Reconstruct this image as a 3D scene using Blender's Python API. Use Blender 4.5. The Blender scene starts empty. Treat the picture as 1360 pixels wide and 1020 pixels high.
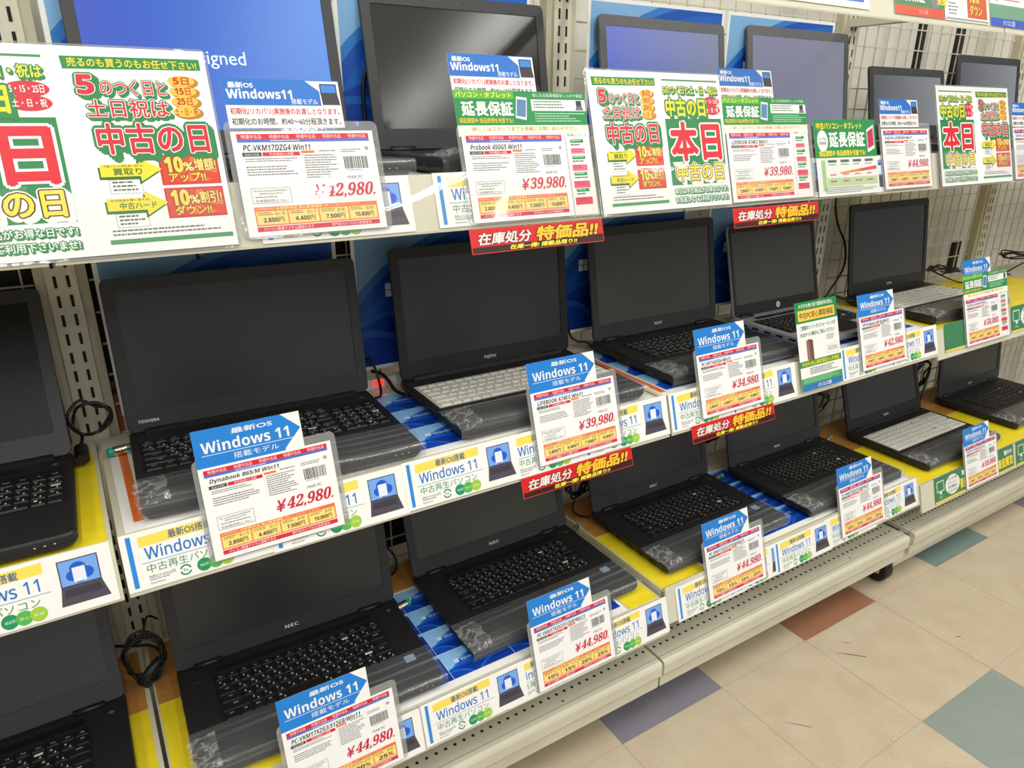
import bpy, math, random
from math import sin, cos, pi, radians, atan2
from mathutils import Vector, Matrix
random.seed(7)
SC = bpy.context.scene
COL = SC.collection

# ------------------------------------------------------------------ camera, world, light, exposure
cd = bpy.data.cameras.new('camera'); cam = bpy.data.objects.new('camera', cd); COL.objects.link(cam)
cam.location = (.0164, -.8233, 1.2019); cam.rotation_euler = (1.2089, -.0038, -.5576)
cd.sensor_width = 36; cd.lens = 943.27 / 1360 * 36; cd.clip_start = .02
SC.camera = cam
w = bpy.data.worlds.new('World'); SC.world = w; w.use_nodes = True
w.node_tree.nodes['Background'].inputs[0].default_value = (.93, .97, 1, 1)
w.node_tree.nodes['Background'].inputs[1].default_value = .52
for ix in range(-1, 4):                       # the shop's fluorescent tubes, in twin rows over the aisle
    for iy, yy in enumerate((-.75, -2.1, -3.5)):
        for dx in (-.05, .05):
            l = bpy.data.lights.new('tube', 'AREA'); l.shape = 'RECTANGLE'; l.size = .05; l.size_y = 1.2
            l.energy = 10.5; l.color = (1, .985, .94)
            o = bpy.data.objects.new('fluorescent_tube', l); COL.objects.link(o)
            o.location = (ix * 1.3 + dx - .2, yy, 2.62)
            o['kind'] = 'structure'
SC.view_settings.view_transform = 'Standard'; SC.view_settings.look = 'None'
SC.view_settings.exposure = -.76; SC.view_settings.gamma = 1
SC.view_settings.use_curve_mapping = False

# ------------------------------------------------------------------ materials
def lin(c):
    return tuple(((x / 255) / 12.92 if x / 255 <= .04045 else ((x / 255 + .055) / 1.055) ** 2.4) for x in c) + (1,)
MC = {}
def mat(name, c, rough=.5, metal=0, spec=.5, emit=0, alpha=1, coat=0):
    if name in MC: return MC[name]
    m = bpy.data.materials.new(name); m.use_nodes = True; b = m.node_tree.nodes['Principled BSDF']
    b.inputs['Base Color'].default_value = lin(c); b.inputs['Roughness'].default_value = rough
    b.inputs['Metallic'].default_value = metal; b.inputs['Specular IOR Level'].default_value = spec
    b.inputs['Coat Weight'].default_value = coat; b.inputs['Coat Roughness'].default_value = .08
    if emit:
        b.inputs['Emission Color'].default_value = lin(c); b.inputs['Emission Strength'].default_value = emit
    b.inputs['Alpha'].default_value = alpha
    m.diffuse_color = lin(c); MC[name] = m
    return m
def noisy(name, c1, c2, scale, rough=.5, bump=0, stretch=(1, 1, 1), spec=.5, detail=4, lo=.35, hi=.65):
    m = mat(name, c1, rough, spec=spec); nt = m.node_tree; N = nt.nodes; L = nt.links; b = N['Principled BSDF']
    tc = N.new('ShaderNodeTexCoord'); mp = N.new('ShaderNodeMapping'); mp.inputs['Scale'].default_value = stretch
    nz = N.new('ShaderNodeTexNoise'); nz.inputs['Scale'].default_value = scale; nz.inputs['Detail'].default_value = detail
    cr = N.new('ShaderNodeValToRGB'); cr.color_ramp.elements[0].color = lin(c1); cr.color_ramp.elements[1].color = lin(c2)
    cr.color_ramp.elements[0].position = lo; cr.color_ramp.elements[1].position = hi
    L.new(tc.outputs['Object'], mp.inputs[0]); L.new(mp.outputs[0], nz.inputs['Vector'])
    L.new(nz.outputs['Fac'], cr.inputs[0]); L.new(cr.outputs[0], b.inputs['Base Color'])
    if bump:
        bp = N.new('ShaderNodeBump'); bp.inputs['Strength'].default_value = bump; bp.inputs['Distance'].default_value = .002
        L.new(nz.outputs['Fac'], bp.inputs['Height']); L.new(bp.outputs[0], b.inputs['Normal'])
    return m
def film(name, trans, c, rough, bump=0, scale=30, stretch=(1, 1, 1), streak=0, crease=0):
    """clear plastic: see-through with a glossy coat; creases come from a bump, streak paints pale glints in"""
    m = bpy.data.materials.new(name); m.use_nodes = True; nt = m.node_tree; N = nt.nodes; L = nt.links
    N.remove(N['Principled BSDF']); out = N['Material Output']
    tr = N.new('ShaderNodeBsdfTransparent'); gl = N.new('ShaderNodeBsdfGlossy'); gl.inputs['Roughness'].default_value = rough
    df = N.new('ShaderNodeBsdfDiffuse'); df.inputs['Color'].default_value = lin(c)
    fr = N.new('ShaderNodeLayerWeight')
    pw = N.new('ShaderNodeMath'); pw.operation = 'POWER'; pw.inputs[1].default_value = 5; L.new(fr.outputs['Facing'], pw.inputs[0])
    fa = N.new('ShaderNodeMath'); fa.operation = 'MULTIPLY_ADD'; fa.inputs[1].default_value = .9; fa.inputs[2].default_value = .045; L.new(pw.outputs[0], fa.inputs[0])
    m1 = N.new('ShaderNodeMixShader'); m2 = N.new('ShaderNodeMixShader')
    m1.inputs[0].default_value = 1 - trans
    L.new(tr.outputs[0], m1.inputs[1]); L.new(df.outputs[0], m1.inputs[2])
    L.new(fa.outputs[0], m2.inputs[0]); L.new(m1.outputs[0], m2.inputs[1]); L.new(gl.outputs[0], m2.inputs[2])
    L.new(m2.outputs[0], out.inputs[0])
    if bump or streak:
        tc = N.new('ShaderNodeTexCoord'); mp = N.new('ShaderNodeMapping'); mp.inputs['Scale'].default_value = stretch
        nz = N.new('ShaderNodeTexNoise'); nz.inputs['Scale'].default_value = scale; nz.inputs['Detail'].default_value = 3
        L.new(tc.outputs['Object'], mp.inputs[0]); L.new(mp.outputs[0], nz.inputs['Vector'])
    if bump:
        bp = N.new('ShaderNodeBump'); bp.inputs['Strength'].default_value = bump; bp.inputs['Distance'].default_value = .004
        L.new(nz.outputs['Fac'], bp.inputs['Height'])
        L.new(bp.outputs[0], gl.inputs['Normal']); L.new(bp.outputs[0], fr.inputs['Normal'])
    if streak:
        cr = N.new('ShaderNodeValToRGB'); cr.color_ramp.elements[0].position = .52; cr.color_ramp.elements[1].position = .72
        cr.color_ramp.elements[0].color = (1 - trans,) * 3 + (1,); cr.color_ramp.elements[1].color = (streak,) * 3 + (1,)
        src = nz.outputs['Fac']
        if crease:
            vo = N.new('ShaderNodeTexVoronoi'); vo.feature = 'DISTANCE_TO_EDGE'; vo.inputs['Scale'].default_value = crease
            ad = N.new('ShaderNodeMixRGB'); ad.inputs[0].default_value = .035; L.new(tc.outputs['Object'], ad.inputs[1]); L.new(nz.outputs['Color'], ad.inputs[2]); L.new(ad.outputs[0], vo.inputs['Vector'])
            cr.color_ramp.elements[0].position = .0; cr.color_ramp.elements[1].position = .11
            cr.color_ramp.elements[0].color = (streak,) * 3 + (1,); cr.color_ramp.elements[1].color = (1 - trans,) * 3 + (1,); src = vo.outputs['Distance']
        L.new(src, cr.inputs[0]); L.new(cr.outputs[0], m1.inputs[0])
    MC[name] = m
    return m
def ink(c, rough=.38):
    """printed paper of one ink colour"""
    return mat('print_%02x%02x%02x' % tuple(c), c, rough, spec=.45)

METAL = noisy('cream_painted_steel', (214, 211, 191), (205, 201, 180), 6, .42)
METALD = mat('cream_steel_back', (196, 189, 165), .5)
DARK = mat('slot_dark', (22, 20, 18), .8)
BODY = noisy('black_plastic', (27, 27, 29), (33, 33, 35), 240, .48, .05)
DECK = noisy('black_deck_plastic', (24, 24, 26), (29, 29, 31), 300, .5, .05)
GREYB = noisy('charcoal_lid_plastic', (48, 49, 52), (54, 55, 58), 260, .5, .05)
KEYB = mat('black_key', (20, 20, 22), .5)
KEYW = mat('white_key', (222, 222, 214), .5)
SILV = mat('silver_aluminium', (168, 170, 174), .35, metal=.15)
LEGW = mat('key_legend_white', (225, 228, 230), .5)
LEGD = mat('key_legend_grey', (90, 92, 95), .5)
SCREEN = mat('matte_dark_screen', (46, 47, 48), .36, spec=.75)
SCREENW = mat('matte_screen_aisle_reflection', (72, 70, 64), .36, spec=.75)  # warmer, lighter base colour stands in for the reflected aisle
SCREENK = mat('matte_black_screen', (24, 24, 26), .4, spec=.3)
GREYL = noisy('grey_lid_plastic', (84, 85, 88), (92, 93, 96), 260, .5, .05)
SCREENG = mat('glossy_dark_screen', (38, 39, 40), .16, spec=.7)
CHROME = mat('chrome', (215, 212, 200), .22, metal=1)
TEAL = mat('teal_plastic', (20, 165, 150), .4)
CABLE = mat('black_cable', (18, 18, 19), .45)
CLEAR = film('clear_sleeve', .72, (190, 192, 190), .08, .25, 22)
RAILC = film('clear_rail_cover', .95, (225, 230, 230), .05)
WRAP = film('cling_film', .88, (176, 180, 184), .17, .3, 8, (.35, 12, 12), streak=.36)  # pale streaks in the film stand in for specular glints
CRUMPLE = film('crumpled_film', .93, (225, 225, 222), .1, .8, 40, (1, 1, 1), streak=.34, crease=48)
WHITE = (243, 243, 240)

# ------------------------------------------------------------------ mesh helpers
class MB:
    def __init__(s): s.v = []; s.f = []; s.m = []; s.sm = []; s.mats = []
    def mi(s, m):
        if m not in s.mats: s.mats.append(m)
        return s.mats.index(m)
    def add(s, vs, fs, m, smooth=False):
        b = len(s.v); k = s.mi(m); s.v += [tuple(p) for p in vs]
        for f in fs: s.f.append([i + b for i in f]); s.m.append(k); s.sm.append(smooth)
    def box(s, x0, x1, y0, y1, z0, z1, m):
        s.add([(x, y, z) for z in (z0, z1) for y in (y0, y1) for x in (x0, x1)],
              [(0, 2, 3, 1), (4, 5, 7, 6), (0, 1, 5, 4), (2, 6, 7, 3), (0, 4, 6, 2), (1, 3, 7, 5)], m)
    def loft(s, loops, m, cap=True, smooth=False, closed=True):
        n = len(loops[0]); vs = [p for lp in loops for p in lp]; fs = []
        for i in range(len(loops) - 1):
            for j in range(n if closed else n - 1):
                k = (j + 1) % n; fs.append((i * n + j, i * n + k, (i + 1) * n + k, (i + 1) * n + j))
        if cap: fs.append(tuple(range(n - 1, -1, -1))); fs.append(tuple(range((len(loops) - 1) * n, len(loops) * n)))
        s.add(vs, fs, m, smooth)
    def prism(s, poly, axis, a0, a1, m):
        def pt(p, a): return (a, p[0], p[1]) if axis == 'x' else ((p[0], a, p[1]) if axis == 'y' else (p[0], p[1], a))
        s.loft([[pt(p, a0) for p in poly], [pt(p, a1) for p in poly]], m)
    def tube(s, pts, r, m, n=8, closed=False):
        pts = [Vector(p) for p in pts]; N = len(pts); loops = []; up = Vector((.31, .17, .93))
        for i, p in enumerate(pts):
            a = pts[(i - 1) % N] if (closed or i) else p; b = pts[(i + 1) % N] if (closed or i < N - 1) else p
            t = (b - a); t = t.normalized() if t.length > 1e-9 else Vector((0, 0, 1))
            u = t.cross(up); u = u.normalized() if u.length > 1e-4 else t.orthogonal().normalized(); v = t.cross(u)
            rr = r[i] if isinstance(r, (list, tuple)) else r
            loops.append([p + rr * (cos(2 * pi * k / n) * u + sin(2 * pi * k / n) * v) for k in range(n)])
        if closed: loops.append(loops[0])
        s.loft(loops, m, cap=not closed, smooth=True)
    def build(s, name, parent=None, loc=None, rot=None):
        me = bpy.data.meshes.new(name); me.from_pydata(s.v, [], s.f)
        for m in s.mats: me.materials.append(m)
        me.polygons.foreach_set('material_index', s.m); me.polygons.foreach_set('use_smooth', s.sm); me.update()
        return link(name, me, parent, loc, rot)
def link(name, me, parent=None, loc=None, rot=None):
    o = bpy.data.objects.new(name, me); COL.objects.link(o)
    if parent: o.parent = parent
    if loc: o.location = loc
    if rot: o.rotation_euler = rot
    return o
def tag(o, label=None, cat=None, group=None, kind=None):
    if label: o['label'] = label
    if cat: o['category'] = cat
    if group: o['group'] = group
    if kind: o['kind'] = kind
    return o
def thing(name, label, cat, loc=(0, 0, 0), rot=(0, 0, 0), group=None):
    o = bpy.data.objects.new(name, None); COL.objects.link(o); o.empty_display_size = .05
    o.location = loc; o.rotation_euler = rot
    return tag(o, label, cat, group)
def rrect(x0, x1, y0, y1, r, n=4):
    out = []
    for cx, cy, a in ((x1 - r, y1 - r, 0), (x0 + r, y1 - r, 90), (x0 + r, y0 + r, 180), (x1 - r, y0 + r, 270)):
        for k in range(n + 1):
            t = radians(a + 90 * k / n); out.append((cx + r * cos(t), cy + r * sin(t)))
    return out
def spline(pts, n=8, closed=False):
    P = [Vector(p) for p in pts]; N = len(P); out = []
    for i in range(N if closed else N - 1):
        p0 = P[(i - 1) % N] if (closed or i) else P[0]; p1 = P[i]; p2 = P[(i + 1) % N]
        p3 = P[(i + 2) % N] if (closed or i < N - 2) else P[-1]
        for k in range(n):
            t = k / n
            out.append(.5 * (2 * p1 + (p2 - p0) * t + (2 * p0 - 5 * p1 + 4 * p2 - p3) * t * t + (3 * p1 - p0 - 3 * p2 + p3) * t ** 3))
    if not closed: out.append(P[-1])
    return out
# lettering: outlines turned into flat faces, fitted to a box
def _al(t, A, a, d): return ''.join(chr(A + ord(c) - 65) if 'A' <= c <= 'Z' else chr(a + ord(c) - 97) if 'a' <= c <= 'z' else chr(d + int(c)) if c in '0123456789' else c for c in t)
def SB(t): return _al(t, 0x1D5D4, 0x1D5EE, 0x1D7EC)      # bold sans letters
def SR(t): return _al(t, 0x1D5A0, 0x1D5BA, 0x1D7E2)      # plain sans letters
GC = {}
def glyphs(s, bold=0.0, shear=0.0):
    k = (s, bold, shear)
    if k in GC: return GC[k]
    c = bpy.data.curves.new('t', 'FONT'); c.body = s; c.resolution_u = 3; c.offset = bold; c.shear = shear
    o = bpy.data.objects.new('t', c); me = o.to_mesh()
    vs = [(v.co.x, v.co.y) for v in me.vertices]; fs = [tuple(p.vertices) for p in me.polygons]
    o.to_mesh_clear(); bpy.data.objects.remove(o); bpy.data.curves.remove(c)
    x0 = min(v[0] for v in vs); x1 = max(v[0] for v in vs); y0 = min(v[1] for v in vs); y1 = max(v[1] for v in vs)
    GC[k] = (vs, fs, x0, x1, y0, y1)
    return GC[k]
def clip(poly, x0, y0, x1, y1):
    for ax, lim, sg in ((0, x0, 1), (0, x1, -1), (1, y0, 1), (1, y1, -1)):
        out = []
        for i in range(len(poly)):
            a, b = poly[i - 1], poly[i]; ia = (a[ax] - lim) * sg >= 0; ib = (b[ax] - lim) * sg >= 0
            if ia != ib:
                t = (lim - a[ax]) / (b[ax] - a[ax]); out.append((a[0] + t * (b[0] - a[0]), a[1] + t * (b[1] - a[1])))
            if ib: out.append(b)
        poly = out
        if not poly: return []
    return poly
def ell(cx, cy, rx, ry, n=28, a0=0, a1=360):
    return [(cx + rx * cos(radians(a0 + (a1 - a0) * k / n)), cy + ry * sin(radians(a0 + (a1 - a0) * k / n))) for k in range(n if a1 - a0 == 360 else n + 1)]
STEP = .00007
class Sheet(MB):
    """a printed sheet in millimetres, x right and y down; faces -y (or +z when flat)"""
    def __init__(s, W, H, c=WHITE, thick=.5, flat=False, paper=True):
        super().__init__(); s.W, s.H, s.flat = W, H, flat
        if paper:
            t = thick / 1000
            if flat: s.box(0, W / 1000, 0, H / 1000, -t, 0, ink(c))
            else: s.box(0, W / 1000, 0, t, 0, H / 1000, ink(c))
    def p(s, x, y, l):
        return (x / 1000, (s.H - y) / 1000, l * STEP) if s.flat else (x / 1000, -l * STEP, (s.H - y) / 1000)
    def poly(s, pts, c, l=1):
        if len(pts) < 3: return
        m = ink(c) if isinstance(c, tuple) else c
        ar = sum(pts[i - 1][0] * pts[i][1] - pts[i][0] * pts[i - 1][1] for i in range(len(pts)))
        if ar > 0: pts = pts[::-1]
        s.add([s.p(x, y, l) for x, y in pts], [tuple(range(len(pts)))], m)
    def rect(s, x0, y0, x1, y1, c, l=1): s.poly([(x0, y0), (x1, y0), (x1, y1), (x0, y1)], c, l)
    def frame(s, x0, y0, x1, y1, t, c, l=1):
        s.rect(x0, y0, x1, y0 + t, c, l); s.rect(x0, y1 - t, x1, y1, c, l); s.rect(x0, y0, x0 + t, y1, c, l); s.rect(x1 - t, y0, x1, y1, c, l)
    def el(s, cx, cy, rx, ry, c, l=1): s.poly(ell(cx, cy, rx, ry), c, l)
    def T(s, x0, y0, x1, y1, t, c, l=4, bold=.0, shear=0, out=None):
        """lettering filling the box x0..x1, y0..y1; out = [(colour, extra weight), ...] outlines laid under it"""
        vs, fs, a0, a1, b0, b1 = glyphs(t, 0, shear)
        kx = (x1 - x0) / (a1 - a0); ky = (y1 - y0) / (b1 - b0)
        for col, r, ly, n in [(c, bold, l, 4 if bold <= .022 else 6)] + [(q_[0], q_[1], l - 2 * (i + 1) + .1, 12) for i, q_ in enumerate(out or [])]:
            m = ink(col) if isinstance(col, tuple) else col
            offs = [(0, 0)] if r == 0 else [(r * cos(2 * pi * (q + .5) / n), r * sin(2 * pi * (q + .5) / n)) for q in range(n)]
            if r > .055: offs += [(r * .5 * cos(2 * pi * q / 6), r * .5 * sin(2 * pi * q / 6)) for q in range(6)]
            if r: offs.append((0, 0))
            if r > .09: offs += [(ox + d_, oy - d_) for d_ in (.07, .14) for ox, oy in offs[:12]]
            for q, (ox, oy) in enumerate(offs): s.add([s.p(x0 + (v[0] + ox - a0) * kx, y1 - (v[1] + oy - b0) * ky, ly + q * (.09 if r == bold and col == c else .042)) for v in vs], fs, m)
    def lines(s, x0, y0, x1, y1, n, c=(120, 120, 125), l=2, fill=.45):
        """rows too small to read, as fine broken print"""
        for i in range(n):
            y = y0 + (y1 - y0) * i / n; h = (y1 - y0) / n * fill; x = x0; e = x1 - random.random() * .35 * (x1 - x0)
            while x < e:
                d = h * random.uniform(.8, 3.2); s.rect(x, y, min(x + d, e), y + h, c, l); x += d + h * .45

BLUE = (28, 128, 215); NAVY = (40, 75, 170); RED = (214, 30, 52); GREEN = (22, 140, 72); YEL = (250, 226, 40); ORA = (236, 120, 62); INK = (35, 35, 38)

# ------------------------------------------------------------------ shelf geometry
TILT = atan2(.021, .0714); ST, CT = sin(TILT), cos(TILT)
RAIL = {}
for b in range(-1, 4):
    RAIL['top', b] = (.050, 1.0566)
    RAIL['mid', b] = (.035, .650 if b < 2 else .637)
    RAIL['low', b] = {0: (-.012, .236), 1: (-.004, .249), -1: (-.012, .236)}.get(b, (-.012, .224))
    RAIL['high', b] = (.050, 1.372)
def surf(lv, b): return RAIL[lv, b][1] + .062
def on_rail(lv, b, x, u, n):
    y, z = RAIL[lv, b]
    return (x, y + u * ST - n * CT, z + u * CT + n * ST)

# ------------------------------------------------------------------ floor, wall, ceiling
def floor():
    def tilemat(nm, c1, c2):
        m = noisy(nm, c1, c2, 14, .32, spec=.5, detail=8, lo=.3, hi=.75); nt = m.node_tree; N = nt.nodes; L = nt.links; b = N['Principled BSDF']
        base = b.inputs['Base Color'].links[0].from_socket
        tc = N.new('ShaderNodeTexCoord'); vo = N.new('ShaderNodeTexVoronoi'); vo.inputs['Scale'].default_value = 110
        L.new(tc.outputs['Object'], vo.inputs['Vector'])
        lt = N.new('ShaderNodeMath'); lt.operation = 'LESS_THAN'; lt.inputs[1].default_value = .13; L.new(vo.outputs['Distance'], lt.inputs[0])
        nz = N.new('ShaderNodeTexNoise'); nz.inputs['Scale'].default_value = 5; L.new(tc.outputs['Object'], nz.inputs['Vector'])
        mu = N.new('ShaderNodeMath'); mu.operation = 'MULTIPLY'; L.new(lt.outputs[0], mu.inputs[0]); L.new(nz.outputs['Fac'], mu.inputs[1])
        mx = N.new('ShaderNodeMixRGB'); mx.inputs[2].default_value = lin((118, 96, 72)); L.new(mu.outputs[0], mx.inputs[0]); L.new(base, mx.inputs[1])
        w2 = N.new('ShaderNodeTexNoise'); w2.inputs['Scale'].default_value = 9; w2.inputs['Detail'].default_value = 10; w2.inputs['Roughness'].default_value = .75
        mp = N.new('ShaderNodeMapping'); mp.inputs['Scale'].default_value = (.35, 2.4, 1); mp.inputs['Rotation'].default_value = (0, 0, .5)
        L.new(tc.outputs['Object'], mp.inputs[0]); L.new(mp.outputs[0], w2.inputs['Vector'])
        cr = N.new('ShaderNodeValToRGB'); cr.color_ramp.elements[0].position = .66; cr.color_ramp.elements[1].position = .8
        cr.color_ramp.elements[0].color = (0, 0, 0, 1); cr.color_ramp.elements[1].color = (.35, .35, .35, 1)
        L.new(w2.outputs['Fac'], cr.inputs[0])
        m2 = N.new('ShaderNodeMixRGB'); m2.inputs[2].default_value = lin((120, 104, 84)); L.new(cr.outputs[0], m2.inputs[0]); L.new(mx.outputs[0], m2.inputs[1])
        L.new(m2.outputs[0], b.inputs['Base Color'])
        return m
    beige = tilemat('beige_vinyl_tile', (188, 173, 148), (200, 186, 162))
    cols = {(0, 0): tilemat('purple_vinyl_tile', (134, 132, 142), (124, 122, 134)), (2, 0): tilemat('brown_vinyl_tile', (160, 114, 88), (150, 104, 80)),
            (4, 0): tilemat('teal_vinyl_tile', (118, 138, 132), (110, 130, 126)), (2, -2): tilemat('blue_grey_vinyl_tile', (142, 153, 147), (134, 147, 141)),
            }
    cols[(6, 0)] = cols[(0, 0)]; cols[(5, -2)] = cols[(2, 0)]; cols[(8, -2)] = cols[(0, 0)]; cols[(-1, -2)] = cols[(4, 0)]
    seam = mat('tile_seam', (172, 156, 130), .6)
    m = MB(); ts = .2899; x0, y0 = .793, -.0145
    for i in range(-12, 22):
        for j in range(-14, 4):
            a, b_ = x0 + i * ts, y0 + j * ts; g = .0005
            m.add([(a + g, b_ + g, 0), (a + ts - g, b_ + g, 0), (a + ts - g, b_ + ts - g, 0), (a + g, b_ + ts - g, 0)], [(0, 1, 2, 3)], cols.get((i, j), beige))
    m.add([(x0 - 13 * ts, y0 - 15 * ts, -.0005), (x0 + 23 * ts, y0 - 15 * ts, -.0005), (x0 + 23 * ts, y0 + 5 * ts, -.0005), (x0 - 13 * ts, y0 + 5 * ts, -.0005)], [(0, 1, 2, 3)], seam)
    scuff = mat('floor_scuff', (112, 92, 66), .5)
    for (ax, ay), (bx, by), wd in (((1.395, -.075), (1.45, -.125), .0022), ((1.44, -.062), (1.462, -.078), .0012), ((1.12, -.15), (1.16, -.19), .0012), ((1.7, -.2), (1.715, -.207), .002)):
        d = Vector((bx - ax, by - ay)).normalized(); n_ = Vector((-d.y, d.x)) * wd
        m.add([(ax, ay, .0003), (bx - n_.x, by - n_.y, .0003), (bx, by, .0003), ((ax + bx) / 2 + n_.x, (ay + by) / 2 + n_.y, .0003)], [(0, 1, 2, 3)], scuff)
    tag(m.build('floor'), kind='structure')
    m = MB(); m.box(-3, 6.5, .56, .6, 0, 2.8, noisy('beige_wall_board', (238, 236, 228), (226, 223, 213), 3, .6)); tag(m.build('wall_back'), kind='structure')
    m = MB(); m.box(-3, 6.5, -4.2, .6, 2.8, 2.84, mat('ceiling_board', (225, 225, 220), .8)); tag(m.build('ceiling'), kind='structure')
floor()

# ------------------------------------------------------------------ gondola: posts, mesh backs, shelves, base decks
PLACE = ['left of the frame', 'at the left of the picture', 'second from the left', 'third from the left', 'at the far right']
def upright(x, label):
    t = thing('upright_post', label, 'shelf post', (x, .411, 0), group='slotted shelf posts')
    m = MB(); m.box(-.02, .02, 0, .03, .0, 1.75, METAL); m.build('post_face', t)
    m = MB()
    for sx in (-1, 1): m.box(min(sx * .0202, sx * .034), max(sx * .0202, sx * .034), .006, .03, .0, 1.75, METALD)
    m.build('post_flange', t)
    m = MB(); z = .16
    while z < 1.72:
        for sx in (-.0085, .0085): m.box(sx - .0022, sx + .0022, -.0004, .0004, z, z + .018, DARK)
        z += .0296
    m.build('slots', t)
for k, nm in enumerate(('leftmost cream slotted post, left of the first blue posters', 'cream slotted post right of the dark top screen with diagonal glare',
                        'cream slotted post right of the two grey lit screens', 'cream slotted post standing right of the white-keyed laptop on the middle shelf', 'cream slotted post beyond the right edge')):
    upright(k * .9, nm)
def wires(b, label):
    m = MB(); W = mat('cream_wire', (206, 200, 178), .45)
    x = b * .9 + .045
    while x < b * .9 + .87: m.box(x - .0013, x + .0013, .436, .4386, .16, 1.72, W); x += .0503
    z = .19
    while z < 1.72: m.box(b * .9 + .036, b * .9 + .864, .433, .436, z - .0014, z + .0014, W); z += .0515
    tag(m.build('wire_mesh_panel'), label, 'wire panel', 'wire mesh backs')
for b, nm in ((-1, 'cream wire mesh back panel left of the leftmost post'), (0, 'cream wire mesh back panel behind the first bay of blue posters'), (1, 'cream wire mesh back panel behind the second bay, under the blue posters'),
              (2, 'bare cream wire mesh back panel seen between the third and fourth posts'), (3, 'cream wire mesh back panel right of the last visible post')): wires(b, nm)
BL = noisy('black_back_board', (24, 22, 21), (34, 31, 29), 8, .7); BR = noisy('brown_cardboard', (150, 96, 48), (166, 110, 58), 7, .7)
for x0, x1, z0, z1, m_, nm, lb in ((-.86, -.002, .77, 1.4, BL, 'black_board', 'black board behind the mesh, left of the leftmost post'), (.002, .86, .79, 1.05, BL, 'black_board', 'black board behind the mesh, right of the leftmost post'),
                                 (-.3, .3, .66, .768, BR, 'cardboard_box', 'brown cardboard behind the foot of the leftmost post'),
                                 (.3, .86, .31, .45, BL, 'black_board', 'black box behind the mesh between the two nearest bottom laptops')):
    m = MB(); m.box(x0, x1, .452, .485, z0, z1, m_); tag(m.build(nm), lb, 'board' if 'board' in nm else 'box')
for x0, x1, z0, z1 in ((2.18, 2.195, 1.2, 1.6), (2.38, 2.4, 1.24, 1.6), (2.61, 2.65, .69, .80)):  # black slabs stand in for the shade in gaps between the boards
    m = MB(); m.box(x0, x1, .452, .47, z0, z1, BL)
    tag(m.build('gap_shade_strip'), 'added dark strip standing in for the shaded gap between pale boards behind right mesh', 'strip', 'dark strips behind the mesh')

def shelf(lv, b, label):
    y0, z0 = RAIL[lv, b]; zs = z0 + .062; xa, xb = b * .9 + .003, b * .9 + .897
    t = thing('shelf', label, 'shelf', (xa, 0, z0), group='steel shelves'); L = xb - xa
    m = MB()
    if lv == 'high':
        for q in (0, L - .012): m = MB(); m.box(q, q + .012, y0 + .02, .411, .04, .06, METAL); m.build('support_arm', t)
    else:
      m.prism([(y0 + .03, .034), (y0 + .03, .0605), (y0 + .032, .062), (.409, .062), (.409, .034)], 'x', 0, L, METAL); m.build('shelf_board', t)
    m = MB()
    m.prism([(y0, -.003), (y0 - .001, -.003), (y0 - .001, .0), (y0, .0), (y0 + .020, .0713), (y0 + .03, .063), (y0 + .03, .058), (y0 + .022, .060), (y0 + .005, .0)], 'x', 0, L, METAL)
    m.build('price_rail', t)
    m = MB(); a = .0004
    c1, c2 = y0 - .0065, y0 + .0145
    return t
for b, nm in ((-1, 'left of the leftmost post'), (0, 'in the first full bay'), (1, 'in the second full bay'), (2, 'in the third bay'), (3, 'in the bay at the right edge')):
    for lv, ln in (('top', 'top laptop shelf'), ('mid', 'middle laptop shelf'), ('low', 'bottom laptop shelf')):
        if (lv, b) in (('low', 3),): continue
        shelf(lv, b, 'cream steel %s %s' % (ln, nm))
shelf('high', 1, 'cream steel sign shelf along the top edge of the picture, second bay')
shelf('high', 2, 'cream steel sign shelf along the top edge of the picture, third bay')
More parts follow.
